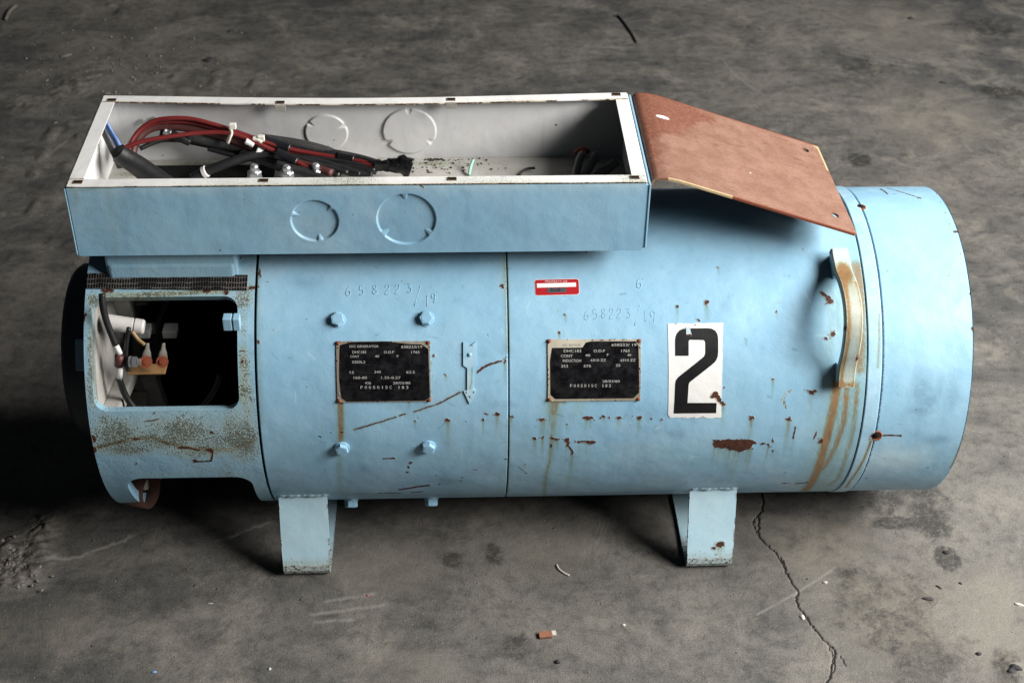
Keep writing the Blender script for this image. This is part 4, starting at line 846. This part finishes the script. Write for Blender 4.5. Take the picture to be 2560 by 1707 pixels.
# turned-in flanges along the top, rust on their edges
FL = .021
def flange(name, a, b, c, d, edge, bow=False, dirty=0.0, seed=0):
    def at(U, V):
        e = np.full(len(U), 9.)
        for k in edge:
            e = np.minimum(e, np.abs({'x0': U-min(a[0], d[0]), 'x1': U-max(b[0], c[0]), 'y0': V-min(a[1], b[1]), 'y1': V-max(c[1], d[1])}[k]))
        n_ = vnoise(U*60+seed, V*60, seed); n2 = vnoise(U*12+seed, V*12, seed+1)
        return {'rust': np.clip(.95-e/.0024, 0, .58)*np.clip((n_+n2-.35)*1.7, 0, 1), 'stain': .75*np.exp(-(e/.0026)**2)*np.clip((n2-.1)*2, 0, 1), 'grime': dirty*np.clip((n2-.25)*1.6, 0, 1), 'pale': np.zeros(len(U))}
    def place(u, v, r):
        yy = v + (-.013*np.sin(PI*np.clip((u-bx0)/(bx1-bx0), 0, 1))**1.3 if bow else 0); return np.stack([u, yy, r + 0*u], -1)
    return sheet(name, [[a, b, c, d]], .0018, place, bz1+.0006, bz1-.0012, WHITE, tb, at, None, False)
ff = flange('front_flange', (bx0, -by), (bx1, -by), (bx1, -by+FL), (bx0, -by+FL), ('y0', 'x0'), False, .62, 1)
fb = flange('back_flange', (bx0, by-FL), (bx1, by-FL), (bx1, by), (bx0, by), ('y0',), True, 0, 2)
fl_ = flange('end_flange', (bx0, -by+FL+.0006), (bx0+.020, -by+FL+.0006), (bx0+.020, by-FL-.0006), (bx0, by-FL-.0006), ('y0',), False, .06, 3)
fr_ = flange('end_flange', (bx1-.019, -by+FL+.0006), (bx1, -by+FL+.0006), (bx1, by-FL-.0006), (bx1-.019, by-FL-.0006), ('y1',), False, .04, 4)
bm = bmesh.new(); bm_box(bm, (bx0+.02, by-FL-.0006-.0012, bz1-.009), (bx1-.02, by-FL-.0006, bz1-.001), 0)
for v in bm.verts: v.co.y += -.013*math.sin(PI*(v.co.x-bx0)/(bx1-bx0))**1.3
bm.free()
def clip(x, y, par):
    bm = bmesh.new(); bm_box(bm, (x-.0065, y-.0045, bz1+.0008), (x+.0065, y+.0045, bz1+.0016)); o = bm_obj('spring_clip', bm, plain('clip_brown_%d' % len(bpy.data.materials), (.20, .13, .08), .6, .3), par)
    bm = bmesh.new(); bm_box(bm, (x-.0040, y-.0030, bz1+.0017), (x+.0058, y+.0022, bz1+.0022)); bm_box(bm, (x-.0055, y+.0005, bz1+.0017), (x-.0040, y+.0030, bz1+.0022)); bm_obj('clip_slot', bm, DARK, par)
for px, py in ((195, 457), (660, 450), (1130, 445), (1585.6, 440)): p = pl(px, py, 2, bz1); clip(p[0], min(p[1], -by+.013), ff)
for px, py in ((280, 252), (701, 258), (1128, 250.5), (1541, 238)): p = pl(px, py, 2, bz1); clip(p[0], p[1], fb)
for px, py in ((701, 272), (1128, 265)):
    p = pl(px, py, 1, by-FL-.012); bm = bmesh.new(); bm_box(bm, (p[0]-.008, p[1]-.002, p[2]-.004), (p[0]+.008, p[1]+.002, p[2]+.005), .0005); bm_obj('clip_tail', bm, ALU, fb)
def dome_stud(px, py, y, r, par):
    p = pl(px, py, 1, y); bm = bmesh.new(); M = frame((p[0], p[1], bz0+T), (0.05, 0, 1)); h = p[2]-bz0
    h = max(h, .03); lathe(bm, [(r, 0), (r, h-.026)], M, 14); lathe(bm, [(r*2.1, h-.026), (r*2.1, h-.0235)], M, 20); lathe(bm, [(r*1.75, h-.0234), (r*1.75, h-.0115), (r*1.5, h-.010)], M, 6); lathe(bm, [(r, h-.012), (r, h-.002), (r*.7, h), (.0004, h+.0004)], M, 14); return bm_obj('terminal_stud', bm, STEEL, par, False)
for px, py, y in ((632, 415, .045), (713, 417, .04), (786, 412, .055)): dome_stud(px, py, y, .0062, tb)
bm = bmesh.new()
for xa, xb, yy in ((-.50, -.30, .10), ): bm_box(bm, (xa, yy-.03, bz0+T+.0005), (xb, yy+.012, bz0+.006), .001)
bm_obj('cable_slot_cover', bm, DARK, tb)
for px, py in ((355, 303), (387, 297), (382, 358)):
    p = pl(px, py, 1, by-.003); bm = bmesh.new(); lathe(bm, [(.004, 0), (.004, .006)], frame((p[0], by-.002, p[2]), (0, -1, .1)), 6); bm_obj('panel_screw', bm, ALU, back)

# ------------------------------------------------------------------ the sloping plate at the end of the box
pf0 = np.array([(.2600, bz1-.014), (.2605, bz1-.007), (.2635, bz1-.0015), (.270, bz1+.0008), (.285, bz1-.0005), (.300, bz1-.0040)])
end = np.array((.5705, H+.2838)); ln = np.vstack([pf0, np.linspace(pf0[-1], end, 60)[1:]])
arc = np.concatenate([[0], np.cumsum(np.linalg.norm(np.diff(ln, axis=0), axis=1))]); LT = arc[-1]
nn = np.gradient(ln, axis=0); nn /= np.linalg.norm(nn, axis=1)[:, None]; nn = np.stack([-nn[:, 1], nn[:, 0]], 1)
def plate_place(u, v, r):
    x = np.interp(u, arc, ln[:, 0]) + r*np.interp(u, arc, nn[:, 0]); zz = np.interp(u, arc, ln[:, 1]) + r*np.interp(u, arc, nn[:, 1])
    return np.stack([x, v, zz], -1)
def on_plate(px, py):           # photo pixel -> (arc, y) on the sloping face
    d = ray(px, py); a, b = pf0[-1], end; nrm = np.array([-(b-a)[1], (b-a)[0]]); t = ((a[0]-CAM[0])*nrm[0]+(a[1]-CAM[2])*nrm[1])/(d[0]*nrm[0]+d[2]*nrm[1]); p = CAM+t*d
    return np.array([arc[5] + np.hypot(p[0]-a[0], p[2]-a[1])*np.sign(p[0]-a[0]), p[1]])
q_tr = on_plate(2043, 362); q_ch = on_plate(2025, 359)
ytop = on_plate(1775, 286)[1]
yf_ = -.127
outl = [(0, yf_), (LT-.004, yf_), (LT, yf_+.004), (LT-.002, .02), (min(q_tr[0], LT), q_tr[1]-.004), (min(q_ch[0], LT-.005), q_ch[1]), (0, .138)]
z4 = Z(1500, 220, 3.267)
bnd = [on_plate(*z4(*p)) for p in ((230, 40), (950, 270), (900, 278), (640, 325), (560, 400), (480, 480), (440, 600), (420, 700), (330, 700))]
bnd = [(0, .2)] + [tuple(b) for b in bnd[1:8]] + [(arc[5]+.004, yf_-.02), (-.02, -.2), (-.02, .2)]
hol = []
for px, py in ((2014, 375.5), (2088, 537.5)):
    c = on_plate(px, py); hol.append([(c[0]+.0062*math.cos(k*PI/9), c[1]+.0062*math.sin(k*PI/9)) for k in range(18)])
wp1, wp2 = on_plate(1657, 293), on_plate(1877, 433)
def plate_attr(U, V):
    sd, _ = loops_sd(U, V, [bnd]); d = np.clip(.5+sd/np.where(V > .05, .05, .10), 0, 1)
    cr = 1.0*((V < yf_+.0032) & (U < arc[5]+.085) & (U > arc[4])) + np.exp(-(np.hypot(U-q_tr[0], V-q_tr[1])/.016)**2)*1.0 + .8*(U > LT-.005)*(V > .06)
    wh = np.clip(1-.5*np.hypot((U-wp1[0])/.011, (V-wp1[1])/.005), 0, 1) + .55*(np.hypot(U-wp2[0], V-wp2[1]) < .0025)
    ed = (V < yf_+.0026)*(U > arc[5]+.085) + .7*np.exp(-((V-.138+.0)/.004)**2)
    return {'dust': d, 'cream': np.clip(cr, 0, 1), 'white': wh, 'edge': np.clip(ed, 0, 1)}
cp = sheet('cover_plate', [outl] + hol, .0024, plate_place, .0, -.0034, PRIMER, gen, plate_attr); cp['label'] = 'sloping brown red primer plate with two holes'

# ------------------------------------------------------------------ cables lying in the box
def bp(px, py, y, r=.004):
    p = pl(px, py, 1, y)
    if p[2] < bz0+T+r: p = pl(px, py, 2, bz0+T+r)
    return p
har = thing('cable_bundle', tuple(bp(560, 400, .06)), 'bundle of red and black cables with white ties in the open box', 'cable bundle')
def cab(name, pts, r, mat, n=12, squash=None): return tube_obj(name, [bp(*p, r if np.ndim(r) == 0 else r[0]) for p in pts], r, mat, har, n, 10, squash)
cab('conduit', [(296, 384, .03), (318, 398, .03), (345, 415, .028), (385, 445, .02), (420, 470, .01)], [.0142, .0148, .0155, .017, .017], RUBBER, 18)
cab('conduit_mouth', [(292, 372, .032), (300, 384, .031)], .0118, DARK, 16)
cab('red_wire', [(302, 402, .05), (303, 385, .052), (312, 370, .055), (360, 353, .065), (430, 341, .075), (500, 333, .085), (565, 332, .088), (600, 340, .088), (640, 357, .085), (690, 380, .08), (730, 400, .07), (765, 418, .06), (800, 440, .05)], .0036, REDW)
cab('red_wire', [(322, 392, .06), (326, 360, .075), (350, 325, .09), (385, 303, .098), (430, 296, .10), (480, 298, .102), (530, 310, .10), (575, 324, .098), (620, 340, .095), (665, 356, .09), (720, 372, .088), (775, 383, .086), (850, 395, .08), (905, 405, .07), (945, 413, .06)], .0036, REDW)
cab('red_wire', [(318, 390, .064), (323, 362, .08), (348, 330, .094), (385, 310, .102), (430, 304, .104), (480, 307, .106), (530, 318, .104), (575, 330, .102), (620, 346, .098), (660, 362, .094), (720, 382, .088), (790, 395, .084), (860, 404, .078), (935, 416, .058)], .0034, REDW)
cab('black_cable', [(330, 400, .07), (335, 365, .085), (360, 330, .1), (400, 315, .108), (460, 318, .11), (520, 330, .108), (580, 348, .1), (640, 372, .095), (700, 392, .085), (760, 412, .07), (830, 435, .05)], .0072, DKRED)
cab('black_cable', [(400, 333, .112), (450, 345, .112), (510, 358, .11), (580, 372, .105), (640, 388, .095), (700, 400, .085), (780, 420, .07), (850, 440, .055)], .0068, RUBBER)
cab('black_cable', [(480, 447, .06), (510, 430, .065), (560, 412, .07), (610, 395, .078), (660, 385, .085), (720, 392, .085), (800, 408, .075), (880, 430, .06), (930, 440, .055)], .0076, RUBBER)
cab('black_cable', [(655, 350, .1), (700, 362, .1), (760, 374, .098), (830, 386, .09), (900, 400, .08), (950, 415, .06)], .0085, RUBBER)
cab('black_cable', [(600, 385, .09), (680, 400, .085), (760, 410, .08), (850, 418, .07), (940, 424, .06)], .0080, RUBBER)
cab('black_cable', [(690, 410, .055), (740, 425, .05), (790, 440, .045), (830, 452, .04)], .0062, RUBBER)
cab('braided_sleeve', [(470, 338, .106), (520, 352, .106), (570, 362, .104), (625, 375, .1), (680, 392, .09)], .0094, None and RUBBER or plain('braided_black_sleeve', (.035, .035, .036), .45, 0, .9, 420, .002), 14)
cab('braided_sleeve', [(655, 348, .104), (700, 354, .104), (750, 362, .1), (800, 374, .096), (830, 384, .092)], .0085, bpy.data.materials['braided_black_sleeve'], 14)
cab('tape_wrap', [(690, 384, .078), (715, 395, .074), (742, 408, .068)], .0098, TAPE)
cab('tape_wrap', [(660, 352, .097), (695, 364, .094), (725, 373, .09)], .0095, TAPE)
cab('tape_wrap', [(845, 391, .083), (865, 395, .08), (885, 399, .077)], .0075, TAPE)
for pts, r in (([(573, 316, .092), (578, 331, .088), (574, 343, .086), (569, 356, .086)], .0046),): cab('cable_tie', pts, r, NYLON, 8, .55)
cab('cable_tie', [(633, 348, .088), (645, 349, .087), (655, 356, .086)], .0042, NYLON, 8); 
for px, py, y in ((582, 316, .09), (653, 346, .088)): p = bp(px, py, y); bm = bmesh.new(); bm_box(bm, (p[0]-.0052, p[1]-.004, p[2]-.004), (p[0]+.0052, p[1]+.004, p[2]+.0045), .001); bm_obj('cable_tie_head', bm, NYLON, har)
for a, b, y, r in (((614, 352), (634, 362), .0845, .0052), ((637, 347), (652, 357), .09, .0050), ((641, 374), (659, 384), .088, .0092), ((508, 432), (517, 428), .064, .0094)): cab('wire_marker', [(*a, y), (*b, y)], r, WHITES)
cab('marker_tail', [(650, 385, .085), (655, 395, .083), (653, 404, .082)], .003, NYLON, 8)
cab('cable_lug', [(411, 328, .105), (418, 332, .104), (428, 335, .103)], [.0062, .0055, .0065], STEEL); cab('black_cable', [(428, 335, .103), (450, 345, .1), (475, 356, .1)], .0066, RUBBER)
for a in ([(600, 352, .1), (680, 372, .094), (760, 391, .085), (840, 402, .075), (930, 418, .06)], [(640, 366, .094), (720, 388, .082), (800, 412, .066), (870, 432, .054)], [(520, 372, .098), (580, 388, .09), (640, 402, .08), (700, 424, .06)], [(350, 372, .085), (400, 352, .1), (460, 352, .108), (540, 366, .106), (620, 388, .095)], [(740, 420, .055), (800, 427, .055), (860, 425, .06), (900, 436, .05)], [(880, 408, .07), (905, 420, .062), (930, 436, .052)]):
    cab('thin_black_wire', a, .0038, RUBBER, 8)
# taped end of the bundle
pts = [bp(*p) for p in ((940, 412, .062), (955, 414, .058), (980, 413, .055), (1010, 414, .052), (1030, 420, .05))]
V, F = tube(pts, [.011, .0085, .0105, .0165, .0175], 20, 8, .62); V += np.stack([vnoise(V[:, 0]*180, V[:, 2]*180+V[:, 1]*90, 31)-.5, vnoise(V[:, 0]*170+3, V[:, 2]*200, 32)-.5, vnoise(V[:, 0]*150, V[:, 1]*220, 33)-.5], 1)*.006; npmesh('taped_end', V, F, TAPE, har)
# offcuts and other loose cable ends
ws = tube_obj('flat_strip', [bp(262, 305, .075), bp(275, 330, .07), bp(292, 358, .062), bp(306, 390, .055)], .0075, BLUEST, None, 10, 8, .45); tag(ws, 'flat strip with a painted blue sheen leaning in the left end of the open box', 'strip')
ws2 = tube_obj('flat_strip', [bp(254, 320, .06), bp(268, 350, .055), bp(285, 385, .05), bp(300, 420, .045)], .0065, RUBBER, None, 10, 8, .5); tag(ws2, 'dark flat strip beside the blue one at the left end of the box', 'strip')
tag(tube_obj('wire_offcut', [bp(1183, 400, .1, .002), bp(1177, 416, .09, .002), bp(1172, 438, .08, .002)], .0024, WIREG), 'short pale green wire offcut lying across the box bottom', 'wire offcut')
tag(tube_obj('wire_offcut', [bp(1338, 420, .09, .002), bp(1320, 422, .09, .002), bp(1306, 428, .085, .002), bp(1296, 440, .08, .002)], .0022, RUBBER), 'short curved black wire offcut lying in the box shadow', 'wire offcut')
def stub(pts, r, label, tip=None):
    o = thing('cable_end', tuple(bp(*pts[0], r)), label, 'cable', 'cut cable ends in the box')
    tube_obj('insulation', [bp(*p, r) for p in pts], r, GREYC, o)
    if tip: tube_obj('copper_tip', [bp(*p, r) for p in tip], r*.7, COPPER, o)
GREYC = plain('lightened_insulation', (.24, .24, .245), .42, 0, .3, 80)  # colour lightened in place of highlights on the cut ends
stub([(1436, 450, .03), (1443, 422, .045), (1450, 396, .055), (1458, 384, .06)], .0062, 'leftmost of three cut cable ends, with bare copper tip, in the box', [(1437, 384, .075), (1445, 377, .075), (1454, 374, .074), (1464, 376, .07), (1470, 381, .066)])
stub([(1452, 452, .03), (1470, 425, .04), (1485, 395, .055), (1490, 390, .057), (1494, 402, .056)], .0066, 'middle one of three cut cable ends, bent over at its tip')
stub([(1480, 455, .03), (1500, 434, .04), (1515, 425, .045), (1540, 405, .055)], .0075, 'rightmost of the three cut cable ends, reaching towards the end wall of the box')
# grit lying on the box bottom
bm = bmesh.new(); zg = Z(640, 200, 3.267)
for i in range(110):
    x, y = (random.gauss(1480, 60), random.uniform(610, 660)) if i < 40 else (random.gauss(1560, 230), random.uniform(640, 765))
    p = pl(*zg(x, y), 2, bz0+T); r = random.uniform(.0006, .0022)
    if p[1] > by-.006: p[1] = by-.006-random.random()*.006
    bmesh.ops.create_icosphere(bm, subdivisions=1, radius=r, matrix=Matrix.Translation((p[0], p[1], bz0+T+r*.5)) @ Matrix.Diagonal((1, random.uniform(.6, 1), .7, 1)))
tag(bm_obj('grit', bm, plain('dark_grit', (.045, .035, .027), .9), None), 'dark grit scattered on the bottom of the open box', 'grit', None, 'stuff')

# ------------------------------------------------------------------ loose things on the floor
def lumpm(name, px, py, w, d, h, mat, label, cat, seed=0, rot=0.0, rough_=.35, group=None, sub=2):
    w, d, h = w*.7, d*.7, h*.65
    c = gr(px, py); bm = bmesh.new(); bmesh.ops.create_icosphere(bm, subdivisions=sub, radius=1)
    r = random.Random(seed); ax = [Vector((r.gauss(0, 1), r.gauss(0, 1), r.gauss(0, 1))) for _ in range(6)]
    for v in bm.verts:
        k = 1+rough_*sum(math.sin(v.co.dot(a)*2.3+i) for i, a in enumerate(ax))/6
        v.co = Vector((v.co.x*w/2*k, v.co.y*d/2*k, max(v.co.z, -.25)*h*k))
    bmesh.ops.rotate(bm, verts=bm.verts, cent=(0, 0, 0), matrix=Matrix.Rotation(rot, 3, 'Z'))
    for v in bm.verts: v.co += Vector((c[0], c[1], h*.22))
    return tag(bm_obj(name, bm, mat, None, False), label, cat, group)
STONE = plain('dark_stone', (.03, .03, .03), .8); CHIP = plain('white_plaster', (.52, .50, .46), .8); MUD = plain('dry_mud', (.13, .115, .095), .95, 0, .5, 120, .004); BRN = plain('brown_chip', (.26, .115, .065), .6, 0, .3, 150)
def gtube(name, pts, r, mat, label, cat, squash=None): return tag(tube_obj(name, [(*gr(*p), r*.8) for p in pts], r, mat, None, 8, 8, squash), label, cat)
gtube('wire_offcut', [(1538, 42), (1545, 43), (1560, 60), (1577, 85), (1591, 110)], .0032, RUBBER, 'thin dark curved wire lying on the floor behind the machine', 'wire offcut')
gtube('plastic_curl', [(1392, 1413), (1396, 1422), (1404, 1429), (1413, 1435), (1423, 1439)], .0018, CHIP, 'thin white curl lying on the floor in front of the machine', 'scrap')
p = gr(1364, 1589); bm = bmesh.new(); bm_box(bm, (-.0105, -.006, 0), (.0095, .006, .0045), .0008, Matrix.Translation((*p, .0006)) @ Matrix.Rotation(.08, 4, 'Z')); wc_ = tag(bm_obj('wood_chip', bm, BRN, None), 'small brown flat chip with a white tip on the floor in front', 'chip')
bm = bmesh.new(); bm_box(bm, (.0098, -.003, 0), (.0165, .006, .004), .0008, Matrix.Translation((*p, .0006)) @ Matrix.Rotation(.12, 4, 'Z')); bm_obj('white_tip', bm, CHIP, wc_)
lumpm('pebble', 1394, 1655, .011, .011, .006, STONE, 'small black pebble at the bottom middle of the floor', 'pebble', 1)
lumpm('plaster_chip', 2062, 1456, .012, .008, .004, CHIP, 'white plaster chip right of the crack', 'chip', 2)
lumpm('plaster_chip', 2006, 1543, .012, .014, .004, CHIP, 'white plaster chip lodged beside the crack', 'chip', 3)
lumpm('plaster_chip', 674, 1672, .008, .008, .003, CHIP, 'white plaster crumb near the bottom edge, left of middle', 'chip', 4)
lumpm('plaster_chip', 1559, 1562, .009, .007, .003, CHIP, 'white plaster crumb between the brown chip and the right foot', 'chip', 5)
lumpm('plaster_chip', 2548, 1512, .022, .009, .004, CHIP, 'long white plaster flake at the right edge of the floor', 'chip', 6, -.4)
lumpm('stone_flake', 2322, 1497, .026, .010, .004, STONE, 'flat black flake on the oily patch at lower right', 'flake', 7, -.1)
lumpm('stone_flake', 2346, 1467, .018, .004, .003, STONE, 'narrow black sliver above the flat black flake', 'flake', 8, -.9)
lumpm('stone_flake', 2401, 1458, .010, .005, .003, STONE, 'small black sliver right of the narrow one', 'flake', 9, -.8)
lumpm('pebble', 2447, 1634, .013, .010, .005, STONE, 'black pebble at lower right corner', 'pebble', 10)
lumpm('pebble', 2366, 1381, .016, .012, .005, STONE, 'dark pebble on the round oil spot', 'pebble', 11)
lumpm('mud_lump', 2537, 1676, .030, .028, .010, STONE, 'dark crumbly lump at the bottom right corner', 'lump', 12, 0, .7, None, 3)
lumpm('mud_lump', 108, 1318, .034, .06, .012, MUD, 'brown mud lump above the larger mud patch at lower left', 'lump', 13, -.7, .7, None, 3)
lumpm('stone_flake', 523, 152, .042, .040, .009, STONE, 'dark flake on the floor behind the box, upper left', 'flake', 14)
lumpm('stone_flake', 578, 80, .03, .02, .006, STONE, 'smaller dark flake behind the first one near the upper edge', 'flake', 15, .5)
lumpm('stone_flake', 166, 140, .05, .022, .008, MUD, 'muddy sliver on the floor at upper left', 'flake', 16, .5)
gtube('twig', [(15, 53), (22, 36), (31, 26), (40, 18)], .005, MUD, 'short twig on the floor in the upper left corner', 'twig')
lumpm('pebble', 2277, 48, .022, .020, .007, STONE, 'black pebble far back at upper right', 'pebble', 17)
lumpm('stone_flake', 2358, 208, .030, .012, .005, STONE, 'dark sliver on the floor behind the end cap', 'flake', 18, -.5)
lumpm('paint_flake', 386, 1679, .010, .007, .0025, plain('blue_flake', (.16, .33, .60), .5), 'tiny blue paint flake at lower left', 'flake', 19)
lumpm('paint_flake', 919, 1488, .008, .005, .0025, plain('red_flake', (.45, .06, .05), .5), 'tiny red paint flake in front of the left foot', 'flake', 20)
lumpm('plaster_chip', 526, 1508, .014, .003, .002, CHIP, 'thin white splinter on the floor left of the left foot', 'chip', 21)
bm = bmesh.new()
for i in range(560):
    x, y = (random.gauss(45, 38), random.gauss(1412, 30)) if i < 90 else (random.uniform(0, 2560), random.uniform(1290, 1707)) if i < 330 else (random.gauss(280, 190), random.gauss(190, 75))
    g = gr(x, y); r = random.uniform(.0005, .0016) if i >= 90 else random.uniform(.001, .005)
    if i >= 330: r *= 2.4
    bmesh.ops.create_icosphere(bm, subdivisions=1, radius=r, matrix=Matrix.Translation((g[0], g[1], r*.35+(.005 if i < 90 else 0))) @ Matrix.Rotation(random.random()*3, 4, 'Z') @ Matrix.Diagonal((1, random.uniform(.5, 1), .6, 1)))
tag(bm_obj('grit', bm, plain('floor_grit', (.20, .185, .165), .9, 0, .8, 30), None), 'loose grit and crumbs scattered over the concrete floor', 'grit', None, 'stuff')
